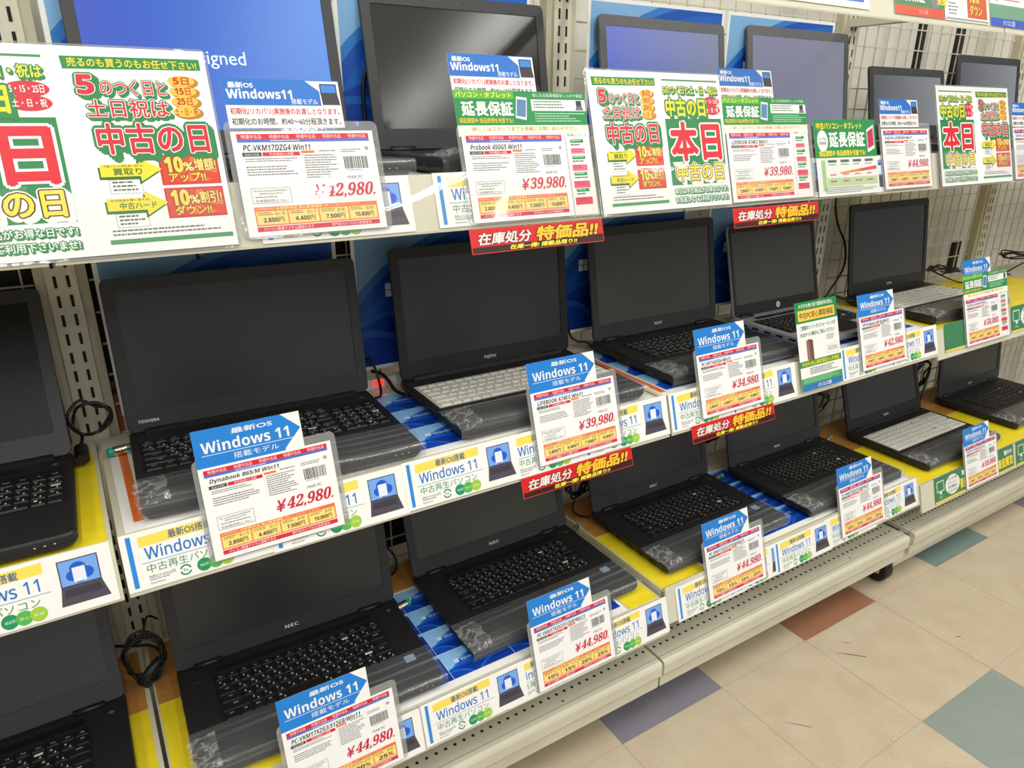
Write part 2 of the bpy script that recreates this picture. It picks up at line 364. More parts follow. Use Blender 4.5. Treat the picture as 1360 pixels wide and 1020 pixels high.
# tall clear covers along the front of the top shelf
for b, nm in ((-1, 'left of the leftmost post'), (0, 'along the first bay'), (1, 'along the second bay'), (2, 'along the third bay')):
    m = MB(); L = .885; n = 110; lo = []
    for k in range(n + 1):
        x = L * k / n; ph = b * 1.7
        lo.append([(x, .0085 * sin(x * 13 + ph + q * 14) - .0035 * sin(q * 27 + .6 * sin(x * 8)), q) for q in [.068 * j / 9 for j in range(10)]])
    m.loft(lo[::-1], RAILC, cap=False, smooth=True, closed=False)
    tag(m.build('clear_rail_cover', None, on_rail('top', b, b * .9 + .008, .003, .0235), (-TILT, 0, 0)), 'clear plastic price rail cover of the top shelf %s' % nm, 'rail cover', 'clear rail covers')
def base(b, label):
    xa, xb = b * .9 + .003 + (.012 if b == 2 else 0), b * .9 + .897 - (.006 if b == 1 else 0); L = xb - xa
    t = thing('base_deck', label, 'base shelf', (xa, 0, 0), group='base decks')
    m = MB(); prof = [(.012, .148), (.012, .150), (.42, .150), (.42, .14), (.012, .14)]
    m.prism(prof, 'x', 0, L, METAL)
    m.build('deck_plate', t)
    m = MB(); prof = [(.0135, .1495), (.004, .1495), (-.002, .147), (-.004, .141), (-.004, .118), (-.001, .112), (.004, .11), (.004, .081), (.012, .080), (.0135, .11)]
    m.prism(prof, 'x', 0, L, METAL); m.build('front_lip', t)
    m = MB(); x = .012
    while x < L - .01:
        for y in (.042, .066):
            m.add([(x + .0033 * cos(2 * pi * k / 10), y + .0033 * sin(2 * pi * k / 10), .1503) for k in range(10)], [tuple(range(10))], DARK)
        x += .0185
    for y in (.013,): m.box(0, L, .0128, .0138, .1497, .1503, mat('seam_grey', (120, 112, 95), .6))
    for x in (.22, .66): m.add([(x + .0025 * cos(2 * pi * k / 8), .022 + .0025 * sin(2 * pi * k / 8), .1503) for k in range(8)], [tuple(range(8))], DARK)
    m.build('perforation', t)
    for x, cy_, R_ in ((.08, .3, 0), (L - .034, .047, .007)) if b == 1 else ((.08, .3, 0), (L - .08, .3, 0)):
        c = MB(); pts = []
        for k, (dx, r) in enumerate(((-.016, .024 + R_), (-.013, .029 + R_), (.013, .029 + R_), (.016, .024 + R_))):
            pts.append([(x + dx, cy_ + r * cos(2 * pi * j / 20), .0292 + R_ + r * sin(2 * pi * j / 20)) for j in range(20)])
        c.loft(pts, mat('caster_rubber', (20, 20, 21), .5), smooth=False); w_ = c.build('caster', t)
        f = MB(); f.box(x - .0205, x - .0165, cy_ - .015, cy_ + .02, .03, .081, METALD); f.box(x + .0165, x + .0205, cy_ - .015, cy_ + .02, .03, .081, METALD); f.box(x - .02, x + .02, cy_ - .015, cy_ + .02, .0805, .1399, METALD); f.build('caster_fork', w_)
    if b == 2:
        m = MB(); m.box(-.012, L, .03, .038, .03, .1399, METAL); m.build('kick_panel', t)
base(0, 'cream perforated base deck under the nearest bottom shelf, first bay')
base(1, 'cream perforated base deck under the second bay, on black castors')
base(2, 'cream perforated base deck under the third bay, at the right')
base(-1, 'cream base deck left of the leftmost post')

# ------------------------------------------------------------------ printed designs
def win_logo(s, x, y, k, c=(235, 240, 245), l=9):
    for i in (0, 1):
        for j in (0, 1): s.rect(x + i * k * .53, y + j * k * .53, x + i * k * .53 + k * .47, y + j * k * .53 + k * .47, c, l)
def wallpaper(s, x0, y0, W, H, text=True, dark=0, l=1, grow=1.0):
    cols = [(128, 178, 222), (48, 122, 205), (26, 98, 192), (18, 82, 182), (13, 66, 165), (9, 50, 140)]
    def C(i): return tuple(min(255, int(v * (1 - dark))) for v in cols[i])
    s.rect(x0, y0, x0 + W, y0 + H, C(0), l)
    for i, (cx, cy, rx, ry, c) in enumerate(((.95, 1.1, 1.15, 1.2, 1), (.96, 1.12, 1.12, 1.17, 3), (.98, 1.14, 1.08, 1.12, 2), (1.0, 1.16, 1.06, 1.08, 3), (1.03, 1.2, 1.02, 1.03, 4), (1.06, 1.22, .97, .97, 3), (1.08, 1.25, .93, .92, 5), (1.02, .42, .5, .3, 4), (1.04, .42, .46, .26, 5), (.3, 1.3, .62, .74, 2), (.3, 1.32, .6, .72, 4), (.32, 1.36, .56, .68, 5), (.85, 1.3, .5, .62, 3), (.86, 1.33, .47, .6, 5), (.06, 1.22, .3, .5, 2), (.06, 1.25, .28, .48, 4))):
        if i < 7: rx, ry = rx * grow, ry * grow
        s.poly(clip(ell(x0 + cx * W, y0 + cy * H, rx * W, ry * H, 48), x0, y0, x0 + W, y0 + H), C(c), l + 1 + i * .3)
    k = W * .07; lx, ly = x0 + W * .15, y0 + H * .37
    win_logo(s, lx, ly, k, l=l + 8)
    if text: s.T(lx + k * 1.5, ly + k * .1, lx + k * 8.5, ly + k * 1.0, SR('Windows 11'), (232, 238, 245), l=l + 8)
def bloom_poster(x, z, label, w_=375, h_=262, dark=.1):  # default tone darkens the print, standing in for shade under the top shelf
    s = Sheet(w_, h_, WHITE, .6); wallpaper(s, 7, 7, w_ - 14, h_ - 14, dark=dark)
    tag(s.build('wall_poster', None, (x, .4055, z)), label, 'poster', 'blue wallpaper posters')
def header_small():
    s = Sheet(137, 54, WHITE, .3); s.poly([(0, 0), (112, 0), (136, 22), (112, 46), (112, 54), (0, 54)], BLUE, 1)
    s.T(48, 5, 100, 12, '最新OS', WHITE, 3, .02); s.T(9, 16, 120, 31, SB('Windows 11'), WHITE, 3)
    s.rect(8, 33.3, 124, 34.1, (225, 235, 245), 3); s.T(46, 36.5, 104, 44.5, '搭載モデル', WHITE, 3, .0)
    return s
SERIF = {c: chr(0x1D7CE + int(c)) for c in '0123456789'}
def price_sheet(model, price, plans, maker=''):
    s = Sheet(172, 121, (244, 244, 243), .4)
    s.rect(6, 3, 166, 9.3, RED, 1); s.rect(6, 9.3, 166, 12.6, (75, 112, 205), 1)
    for i in range(5): s.T(11 + i * 32, 4.1, 34 + i * 32, 8.4, '特選中古品', (250, 205, 205), 3, .015)
    s.lines(44, 10.1, 88, 12.4, 1, (215, 225, 245), 2)
    n = len(model); s.T(11, 15, min(11 + n * 4.4, 128), 22.3, SB(model), INK, 3, 0, .2)
    s.rect(9, 24, 31, 28.6, (70, 70, 72), 1); s.T(12, 25.1, 28, 27.7, '商品の状態', (220, 220, 220), 3)
    s.rect(32, 24, 76, 28.6, RED, 1); s.T(40, 24.8, 68, 27.9, '中古保証3ヶ月間', (250, 225, 225), 3, .01)
    s.rect(78, 23, 94, 26, ORA, 1); s.lines(99, 23, 122, 26, 1)
    s.lines(11, 31, 72, 36, 2); s.lines(11, 40, 72, 52, 4); s.lines(80, 28, 122, 57, 10)
    s.rect(77, 28, 77.3, 58, (190, 190, 192), 1)
    s.lines(127, 22, 155, 27, 2); s.el(161, 21.5, 2.4, 2.4, (80, 80, 82), 1); s.el(161, 21.5, 1.6, 1.6, (235, 235, 235), 2); s.el(161, 21.5, .9, .9, (60, 60, 60), 3)
    x = 129
    while x < 159:
        d = random.choice((.4, .7, 1.1)); s.rect(x, 31, x + d, 46, (40, 40, 42), 1); x += d + random.choice((.4, .7))
    s.lines(130, 47.5, 156, 49, 1, (90, 90, 95)); s.T(130, 54.5, 151, 58.5, 'MAR PC', (70, 75, 110), 3, 0, .2)
    px = ''.join(SERIF.get(c, c) for c in price)
    s.T(86, 64, 100, 79.5, '¥', (205, 30, 62), 4, .02, .3)
    s.T(100, 63, 163, 81, px + '.', (205, 30, 62), 4, .012, .3)
    s.frame(11, 65, 57, 83, .5, (110, 112, 115), 1)
    s.T(14, 67, 53, 69.4, 'Microsoft Authorized Refurbisher', (80, 84, 88), 3); s.T(20, 70.6, 47, 73.4, 'JAPAN Award FY15', (60, 64, 68), 3)
    s.lines(15, 75, 52, 77.5, 1, (70, 130, 90)); s.T(15, 78.3, 52, 81.6, '日本国内売上 No.1', (50, 90, 70), 3)
    s.rect(11, 87, 163, 109, ORA, 1); s.T(13, 88, 34, 90.6, '10,000円(税込)以上', (255, 235, 190), 3); s.T(36, 87.6, 92, 91, '大好評!中古 安心延長保証', (255, 240, 150), 3, .02)
    s.T(94, 88, 140, 90.6, '(詳しくはスタッフまで)', (255, 235, 200), 3)
    for i, (yr, pc) in enumerate(plans):
        a = 12.5 + i * 37.6; s.rect(a, 92, a + 36, 107.5, (250, 222, 130), 2)
        s.lines(a + 2, 93.2, a + 21, 97.5, 2, (110, 90, 50), 3); s.T(a + 22, 92.8, a + 33, 97.6, SB(yr), (90, 140, 40), 4)
        s.T(a + 7, 99.4, a + 31, 105.6, SB(pc), (70, 30, 60), 4, .012)
    s.rect(11, 110, 163, 115.6, (212, 44, 62), 1); s.T(18, 110.9, 78, 114.8, 'パソコン関連アイテム買取ります', (255, 225, 225), 3, .01)
    s.T(100, 110.9, 152, 114.6, '専門店ならではの高額査定', (255, 225, 225), 3)
    return s
YEN = (('6ヶ月', '2,800円'), ('12ヶ月', '4,400円'), ('2年', '7,500円'), ('3年', '10,800円'))
PCT = (('6ヶ月', '10%'), ('12ヶ月', '15%'), ('2年', '20%'), ('3年', '25%'))
def laptop_pic(s, x, y, k, l=2):
    """little picture of an open laptop showing a blue bloom"""
    s.poly([(x, y), (x + 27 * k, y), (x + 27 * k, y + 21 * k), (x, y + 21 * k)], (60, 62, 80), l)
    s.rect(x + .8 * k, y + .8 * k, x + 26.2 * k, y + 20 * k, (120, 168, 236), l + 1)
    for cx, cy, r in ((9, 13, 4.5), (13, 8, 5.5), (18, 12.5, 5), (13, 15, 5)): s.el(x + cx * k, y + cy * k, r * k, r * k * .9, (28, 92, 205), l + 2)
    s.rect(x + 9 * k, y + 7 * k, x + 17.5 * k, y + 18.5 * k, (228, 236, 248), l + 3)
    s.poly([(x, y + 21 * k), (x + 27 * k, y + 21 * k), (x + 31 * k, y + 35 * k), (x - 2 * k, y + 35 * k)], (78, 74, 86), l)
    s.poly([(x + 2 * k, y + 23 * k), (x + 25 * k, y + 23 * k), (x + 27 * k, y + 29 * k), (x + 1 * k, y + 29 * k)], (60, 57, 68), l + 1)
def rail_card():
    s = Sheet(198, 73, WHITE, .3)
    s.rect(7, 4, 12.5, 69, (38, 140, 222), 1); s.poly([(20, 7), (128, 4), (128, 17), (20, 20)], (247, 222, 92), 1)
    s.T(54, 7, 104, 17, '最新OS搭載', (70, 100, 150), 3, .02)
    s.T(25, 21, 122, 37, SR('Windows 11'), (30, 118, 200), 3, .012); s.rect(20, 40.3, 132, 41, (60, 130, 200), 2)
    s.T(24, 43, 120, 54, '中古再生パソコン', (36, 140, 92), 3)
    s.T(25, 57, 55, 61.5, SR('Microsoft'), (90, 94, 98), 3); s.lines(25, 62.6, 55, 65, 1, (120, 122, 126)); s.T(25, 66, 42, 68.4, 'Refurbisher', (110, 112, 116), 3)
    s.poly(ell(66, 62.5, 7, 7, 20, 20, 170) + ell(66, 62.5, 5, 5, 20, 20, 170)[::-1], (30, 140, 88), 2)
    s.poly(ell(66, 62.5, 7, 7, 20, 200, 350) + ell(66, 62.5, 5, 5, 20, 200, 350)[::-1], (30, 140, 88), 2)
    s.T(63.5, 60.5, 68.5, 64.5, 'Re', (40, 130, 88), 3)
    for cx, c, t in ((88, (30, 148, 98), '高品質'), (102, (88, 182, 78), '安心'), (116, (160, 204, 62), '安価')):
        s.el(cx, 62.3, 8.6, 8.6, c, 2 + cx / 100); s.T(cx - 5, 60.5, cx + 5, 64.2, t, (225, 240, 215), 5)
    laptop_pic(s, 142, 9, 1.55)
    return s
def notice_sheet():
    s = Sheet(137, 56, WHITE, .3); s.rect(0, 0, 137, 30, (26, 112, 205), 1)
    s.T(6, 4, 34, 10.5, '最新OS', WHITE, 3, .03); s.T(3, 11.5, 78, 22.5, SB('Windows11'), WHITE, 3, .012); s.T(76, 22, 108, 28.5, '搭載モデル', (220, 232, 250), 3, .02)
    s.poly([(96, 1), (137, 1), (137, 30), (112, 30), (112, 13)], (240, 242, 244), 2)
    s.rect(113, 4, 134, 16, (26, 34, 66), 3); s.rect(114.5, 5.5, 132.5, 14.5, (50, 130, 220), 4); s.poly([(113, 16), (134, 16), (136, 29), (114, 29)], (48, 44, 52), 3)
    s.T(4, 33, 133, 41.5, '初期化(リカバリ)実施後のお渡しとなります。', (214, 36, 64), 3, .02)
    s.T(4, 44.5, 133, 52.5, '初期化のお時間、約40〜60分程頂きます。', (45, 48, 52), 3, .015)
    return s
def warranty_head(w_=226):
    s = Sheet(w_, 62, (248, 246, 220), .3); s.rect(0, 0, w_, 47, GREEN, 1); s.rect(0, 0, 96, 11, (90, 180, 40), 2)
    s.T(3, 2, 92, 9.5, 'パソコン・タブレット', (250, 245, 120), 4, .02); s.T(10, 15, 92, 34, '延長保証', WHITE, 4, .035)
    s.T(4, 37, 90, 44, '保証期間中 商品修理を何度でも!', YEL, 4, .01)
    s.poly([(100, 7), (118, 9), (113, 40), (95, 37)], (225, 232, 238), 3); s.poly([(101, 11), (116, 12), (112, 36), (97, 34)], (90, 130, 180), 4)
    s.T(128, 2.5, 218, 7.5, '気になる延長保証をしっかり保証!', WHITE, 4); s.rect(124, 11, 221, 27, (240, 242, 240), 3); s.lines(128, 13, 190, 25, 3, (90, 130, 100), 4)
    s.rect(204, 12, 214, 20, (40, 50, 60), 4); s.poly([(204, 20), (214, 20), (217, 26), (202, 26)], (110, 112, 118), 4); s.lines(128, 30, 220, 44, 4, (170, 220, 180), 4)
    s.T(22, 49, 200, 55, '詳しくはスタッフまでお気軽にお問い合わせ下さい', (200, 120, 40), 4)
    return s
def side_strip():
    s = Sheet(44, 121, (240, 240, 236), .3); s.T(4, 1.5, 40, 5.5, '料金シリーズ', (60, 120, 60), 3)
    for i, y in enumerate((10, 34, 58, 82)):
        s.rect(8, y, 32, y + 5, GREEN, 1); s.lines(10, y + 1, 30, y + 4, 1, (200, 230, 205)); s.lines(8, y + 7, 32, y + 11, 1, (60, 60, 64))
        s.rect(7 - i, y + 13, 33 + i, y + 21 + i, (226, 130 - 28 * i, 150 - 22 * i), 1); s.lines(9, y + 14, 31, y + 20, 2, (200, 20, 60), 2)
    return s
def page_sale():
    s = Sheet(150, 215, (246, 247, 245), .4)
    s.poly([(8, 10), (144, 9), (144, 21), (9, 23)], (36, 136, 70), 1); s.T(14, 11.5, 140, 20.5, '売るのも買うのもお任せ下さい!', (246, 226, 60), 4, .02)
    go = [((250, 250, 248), .055), ((40, 130, 72), .12)]
    s.T(19, 29, 34, 48, SB('5'), (214, 34, 50), 6, .03, 0, go); s.T(40, 34, 104, 49, 'のつく日と', (214, 34, 50), 6, .015, 0, go)
    s.T(24, 54, 103, 72, '土日祝は', (214, 34, 50), 6, .02, 0, go)
    for i, (t, y) in enumerate((('5日', 33), ('15日', 44), ('25日', 55), ('土・日・祝', 66))):
        s.el(124, y + 1.5, 15, 6.5, (186, 130, 30), 6.5 + i * .6); s.el(121, y, 14, 5.8, (244, 196, 70), 6.8 + i * .6); s.T(113 if i < 3 else 109, y - 4, 129 if i < 3 else 133, y + 4, SB(t), (200, 30, 40), 10, .02)
    s.T(28, 79, 138, 110, '中古の日', (214, 34, 50), 6, .03, 0, [((250, 250, 248), .06), ((40, 130, 72), .15)])
    for y, t, t2, t3 in ((117, '買取り', '増額!', 'アップ!!'), (153, '中古ハード', '割引!', 'ダウン!!')):
        ar = [(24, y + 4), (62, y + 4), (62, y - 3), (84, y + 10), (62, y + 23), (62, y + 17), (24, y + 17)]
        s.poly([(a - 2, b + 3) for a, b in ar], (46, 110, 40), 1); s.poly(ar, (240, 222, 48), 2)
        s.T(28, y + 4.7, 66, y + 7.2, '不要になった物を高く売れる!' if y < 130 else '中古商品を賢く買える!', (70, 80, 20), 4); s.T(36, y + 8.5, 64 if y < 130 else 72, y + 15.5, t, (40, 110, 50), 4, .02)
        s.frame(30, y + 20, 62, y + 35, .5, (120, 150, 130), 1); s.lines(33, y + 22, 58, y + 34, 3, (90, 100, 95), 2)
        s.rect(82, y - 5, 144, y + 28, (200, 44, 40), 1); s.rect(84, y - 3, 142, y + 26, (216, 66, 40), 2)
        for q in range(7): s.poly([(112, y + 12), (120 + 22 * cos(q * .9), y + 12 + 14 * sin(q * .9)), (120 + 22 * cos(q * .9 + .3), y + 12 + 14 * sin(q * .9 + .3))], (232, 120, 52), 3)
        s.T(88, y - 2, 106, y + 14, SB('10'), (250, 214, 90), 6, .04, 0, [((90, 40, 20), .08)]); s.T(107, y + 4, 117, y + 13, '%', (250, 226, 140), 6, .03, 0, [((90, 40, 20), .07)])
        s.T(118, y, 141, y + 13, t2, (250, 214, 120), 6, .03, 0, [((90, 40, 20), .07)]); s.T(90, y + 15, 128, y + 25, t3, (250, 214, 90), 6, .03, 0, [((90, 40, 20), .07)])
    s.lines(24, 190, 144, 198, 2, (110, 112, 112)); s.rect(20, 200, 146, 205, (70, 150, 92), 1)
    return s
def page_today():
    s = Sheet(150, 215, (246, 247, 245), .4); G = (34, 132, 70)
    s.rect(10, 10, 142, 12.5, (60, 140, 84), 1)
    s.T(10, 20, 140, 33, '5のつく日と土・日・祝は', (244, 226, 70), 6, .02, 0, [(G, .11)])
    s.T(13, 40, 106, 68, '中古の日', (248, 220, 30), 6, .035, 0, [(G, .12)])
    for i, (t, y) in enumerate((('5・15・25日', 44), ('土・日・祝', 58))): s.el(124, y, 20, 8, (210, 36, 56), 3 + i); s.T(109, y - 4, 139, y + 4, t, WHITE, 6, .02)
    s.rect(8, 72, 144, 178, G, 1)
    s.T(17, 79, 135, 138, '本日', (218, 30, 46), 6, .04, 0, [((248, 248, 246), .085)])
    s.T(22, 144, 136, 172, '中古の日', (246, 224, 60), 6, .03, 0, [((74, 40, 34), .075), ((246, 246, 240), .12)])
    s.T(12, 183, 142, 192, '本日は中古商品がお得な日です!', (245, 250, 245), 6, .02, 0, [(G, .12)])
    s.T(12, 197, 142, 206, 'お見逃しなくご利用下さいませ!', (245, 250, 245), 6, .02, 0, [(G, .12)])
    return s
def red_strip():
    s = Sheet(232, 34, (222, 60, 50), .5); s.rect(1.2, 1.2, 230.8, 33, (214, 28, 26), 1); s.poly([(1.2, 25), (231, 22), (231, 33), (1.2, 33)], (60, 16, 14), 2)
    s.T(12, 6, 100, 22, '在庫処分', (236, 234, 230), 7, .025, .22, [((110, 20, 16), .07)]); s.T(110, 3.5, 222, 23, '特価品!!', (250, 196, 44), 7, .04, .22, [((96, 24, 8), .09)])
    s.T(62, 25.2, 180, 31.6, '在庫一掃! 掲載品限り!!', (250, 236, 60), 7, .03, .22)
    return s
def warranty_card():
    s = Sheet(194, 144, (240, 242, 236), .4); s.rect(0, 0, 194, 72, GREEN, 1)
    s.T(8, 6, 150, 18, '中古パソコン・タブレット', (250, 226, 60), 4, .03); s.el(24, 40, 16, 20, (242, 244, 242), 2); s.T(13, 33, 35, 39, 'もって安心', (50, 100, 60), 4, .01); s.T(13, 41, 35, 47, '延長保証', (50, 100, 60), 4, .01)
    s.T(44, 24, 156, 52, '延長保証', WHITE, 4, .035); s.T(10, 58, 156, 69, '保証期間中 商品修理を何度でも!', (250, 226, 60), 4, .025)
    s.poly([(164, 20), (188, 10), (188, 56), (164, 64)], (238, 238, 236), 3); s.poly([(166, 24), (186, 16), (186, 50), (166, 57)], (196, 40, 90), 4)
    s.rect(14, 76, 26, 134, (168, 200, 140), 1); s.rect(28, 110, 188, 126, (188, 214, 160), 1); s.poly([(70, 100), (188, 90), (188, 97), (70, 103)], (222, 60, 70), 2); s.poly([(70, 100), (130, 94.5), (130, 98.6), (70, 103)], (240, 140, 50), 3)
    for i in range(4):
        a = 34 + i * 39; s.rect(a, 76, a + 27, 81, (70, 90, 84), 2); s.lines(a, 84, a + 27, 88, 1); s.lines(a + 4, 103, a + 26, 108, 1, (216, 60, 70), 4); s.lines(a + 4, 115, a + 26, 122, 1, (216, 60, 70), 4)
    s.lines(20, 128, 186, 141, 4, (120, 122, 122))
    return s
def guide_card():
    s = Sheet(137, 187, WHITE, .4); s.rect(0, 0, 137, 44, GREEN, 1); s.T(12, 4, 124, 13, 'わずかな掛け金で最長5年の安心', (240, 246, 240), 4, .02)
    s.rect(7, 17, 129, 40, (206, 160, 40), 2); s.rect(8, 18, 128, 39, (246, 204, 84), 3); s.T(12, 22, 124, 35, '中古PC安心買取保証', (90, 60, 20), 5, .02)
    s.T(10, 50, 128, 59, 'ご要望のソフトでパフォーマンスが', (40, 110, 80), 4, .02); s.T(10, 64, 122, 73, '出なかった場合もご安心ください!', (40, 110, 80), 4, .02)
    s.poly([(26, 82), (34, 79), (48, 82), (48, 124), (38, 127), (26, 122)], (150, 112, 96), 2); s.poly([(34, 79), (48, 82), (48, 124), (38, 127)], (112, 78, 66), 3)
    s.lines(94, 78, 130, 90, 4, (120, 124, 128)); s.lines(96, 104, 130, 114, 3, (120, 124, 128)); s.frame(92, 100, 133, 118, .5, (150, 154, 158), 2)
    s.rect(0, 124, 137, 137, GREEN, 4); s.T(6, 126, 131, 135, '中古PC安心買取保証3ヵ月保証', YEL, 6, .02); s.lines(30, 141, 128, 156, 4, (60, 64, 68)); s.rect(0, 160, 137, 174, (70, 160, 96), 1); s.lines(6, 162, 130, 172, 4, (150, 210, 165))
    s.rect(0, 174, 137, 187, (40, 120, 190), 2); s.T(52, 176.5, 96, 184.5, 'パソコン工房', WHITE, 4, .03)
    return s
def buy_card(left=True):
    s = Sheet(190, 71, (60, 128, 84), .4); s.rect(0, 66, 190, 71, (238, 214, 70), 1)
    if left:
        s.frame(10, 12, 46, 42, 2.6, (225, 245, 225), 2); s.poly([(24, 42), (32, 42), (34, 49), (22, 49)], (225, 245, 225), 2); s.T(20, 54, 36, 60, 'PC', (180, 220, 230), 3, .02)
        s.el(88, 35, 36, 27, (238, 240, 236), 2)
        for i, t in enumerate(('その他', 'パソコン', '周辺機器も', 'おまかせ!')): s.T(64, 14 + i * 11.5, 112, 22 + i * 11.5, t, (70, 90, 80), 4, .01)
    s.T(136, 10, 180, 24, '驚きの', WHITE, 3, .03); s.T(98 if not left else 126, 30, 184, 58, '高価買取', (242, 222, 60), 6, .04)
    return s

# ------------------------------------------------------------------ notices on the rails
PLACED = {}
def rail_thing(name, label, cat, lv, b, x, u, n, group=None, roll=0):
    return thing(name, label, cat, on_rail(lv, b, x, u, n), (-TILT, roll, 0), group)
HEAD = None
def price_card(lv, b, x, u, model, price, plans, label, header='small', side=False, n=.006, roll=0):
    global HEAD
    t = rail_thing('price_card', label, 'price card', lv, b, x, u, n, 'price cards in clear sleeves', roll)
    W = .222 if side else .172
    m = MB(); lp = rrect(-.006, W + .008, -.002, .133, .008)
    m.loft([[(p[0], .0018, p[1]) for p in lp], [(p[0], .0013, p[1]) for p in lp]], CLEAR); m.build('clear_sleeve', t)
    price_sheet(model, price, plans).build('price_sheet', t)
    if side: side_strip().build('warranty_strip', t, (.1735, .0006, 0))
    if header == 'small':
        if HEAD is None: HEAD = header_small().build('header_tag', t, (.0, .0006, .116)).data
        else: link('header_tag', HEAD, t, (.0, .0006, .116))
    if header == 'notice': notice_sheet().build('notice_sheet', t, (.001, .0009, .125))
    if header == 'both':
        warranty_head(222).build('warranty_sheet', t, (-.003, .0009, .117)); notice_sheet().build('notice_sheet', t, (-.002, .003, .172))
    if header == 'small+':
        warranty_head(222).build('warranty_sheet', t, (.0, .0009, .118)); h_ = link('header_tag', HEAD, t, (.008, .003, .164))
    return t
price_card('mid', 0, .104, .0125, 'Dynabook B65/M Win11', '42,980', YEN, '42,980 yen price card on the middle rail before the nearest large laptop')
price_card('mid', 0, .608, .0125, 'LIFEBOOK A748/S Win11', '39,980', YEN, '39,980 yen price card before the nearer white-keyed laptop')
price_card('mid', 1, .981, .0125, 'PC-VKT16XZG4 Win11', '34,980', YEN, 'price card reading 34,980 yen on the middle rail')
price_card('mid', 1, 1.485, .0145, 'HP ProBook 430 G6 Win11', '42,980', YEN, 'price card reading 42,980 yen right of the tall green guide card')
price_card('mid', 2, 1.932, .0115, 'FUJITSU LIFEBOOK Win11', '58,080', YEN, 'blue-tagged price card with a green strip at the far right, middle rail', 'small+', True)
price_card('low', 0, .150, .006, 'PC-VKM17XZG3/512GB/Win11', '44,980', PCT, '44,980 yen price card nearest the viewer, cut by the bottom edge of the picture')
price_card('low', 0, .583, .006, 'PC-VKM17XZG3/512GB/Win11', '44,980', PCT, '44,980 yen price card on the bottom rail, second from the left')
price_card('low', 1, 1.016, .003, 'PC-VKM17XZG3/512GB/Win11', '44,980', PCT, '44,980 yen price card on the bottom rail, third from the left')
price_card('low', 1, 1.462, .008, 'PC-VKM17XZG3/512GB/Win11', '44,980', PCT, '44,980 yen price card on the bottom rail, fourth from the left')
price_card('low', 2, 2.016, .006, 'FUJITSU LIFEBOOK Win11', '58,080', YEN, 'price card between green strip cards on the bottom rail at the far right')
price_card('top', 0, .199, .009, 'PC-VKM17DZG4 Win11', '42,980', YEN, 'price card reading 42,980 yen under the lit blue screen on the top rail', 'notice')
price_card('top', 0, .498, .004, 'Probook 450G5 Win11', '39,980', YEN, '39,980 yen price card over the leftmost red sale strip on the top rail', 'both', True)
price_card('top', 1, 1.012, .003, 'LIFEBOOK A748/S Win11', '39,980', YEN, '39,980 yen price card under the grey lit screens on the top rail', 'both', True)
price_card('top', 1, 1.462, .004, 'FUJITSU LIFEBOOK Win11', '44,980', YEN, '44,980 yen price card between the warranty card and rightmost sale poster', 'notice')
price_card('top', 2, 1.998, .003, 'FUJITSU LIFEBOOK Win11', '39,800', YEN, 'price card cut by the right edge of the picture on the top rail', 'notice')

RC = rail_card()
RCM = None
def rcard(lv, b, x, u, label, n=.0018, roll=0):
    global RCM
    y = on_rail(lv, b, x, u, n)
    if RCM is None: o = RC.build('rail_strip_card', None, y, (-TILT, roll, 0)); RCM = o.data
    else: o = link('rail_strip_card', RCM, None, y, (-TILT, roll, 0))
    tag(o, label, 'strip card', 'refurbished laptop strip cards')
rcard('mid', -1, -.205, .0, 'white strip card with a small laptop picture left of the leftmost post')
rcard('mid', 0, .003, .002, 'blue-edged strip card at the left end of the first middle rail')
rcard('mid', 0, .177, .0, 'strip card whose laptop picture shows right of the nearest 42,980 yen card', .0022)
rcard('mid', 0, .373, .002, 'fully visible strip card in the middle of the first middle rail', .0027)
rcard('mid', 0, .547, .001, 'strip card half hidden behind the middle rail 39,980 yen card, on its left', .0018)
rcard('mid', 0, .700, .003, 'strip card with its laptop picture right of the middle rail 39,980 yen card', .0023)
rcard('mid', 1, .904, .002, 'strip card left of the 34,980 yen card')
rcard('mid', 1, 1.062, .002, 'strip card between the 34,980 yen card and the tall green card', .0023)
rcard('mid', 1, 1.415, .004, 'strip card right behind the tall green guide card')
rcard('mid', 1, 1.597, .004, 'strip card with its laptop picture at the right end of the second middle rail', .0023)
rcard('low', 0, .163, .0, 'strip card showing right of the nearest 44,980 yen card')
rcard('low', 0, .363, .002, 'fully visible strip card on the nearest bottom rail', .0023)
rcard('low', 0, .520, .0, 'strip card peeking out left of the second 44,980 yen card', .0018)
rcard('low', 0, .700, .002, 'strip card with its laptop picture at the right end of the first bottom rail', .0023)
rcard('low', 1, .928, -.008, 'strip card at the left end of the second bottom rail')
rcard('low', 1, 1.075, -.006, 'strip card behind the third 44,980 yen card on the bottom rail', .0023)
rcard('low', 1, 1.225, -.006, 'fully visible strip card in the middle of the second bottom rail', .0028)
rcard('low', 1, 1.405, -.004, 'strip card peeking out left of the fourth 44,980 yen card', .0023)
rcard('low', 1, 1.588, .002, 'strip card with its laptop picture at the right end of the second bottom rail', .0018)
rcard('top', 0, .214, .001, 'strip card mostly behind the 42,980 yen card of the top rail')
rcard('top', 0, .447, .002, 'strip card left of the 39,980 yen card with the glittering green sheet')
rcard('top', 1, 1.1, .001, 'strip card behind the 39,980 yen card under the grey screens')
rcard('top', 1, 1.29, .001, 'strip card behind the green warranty card')
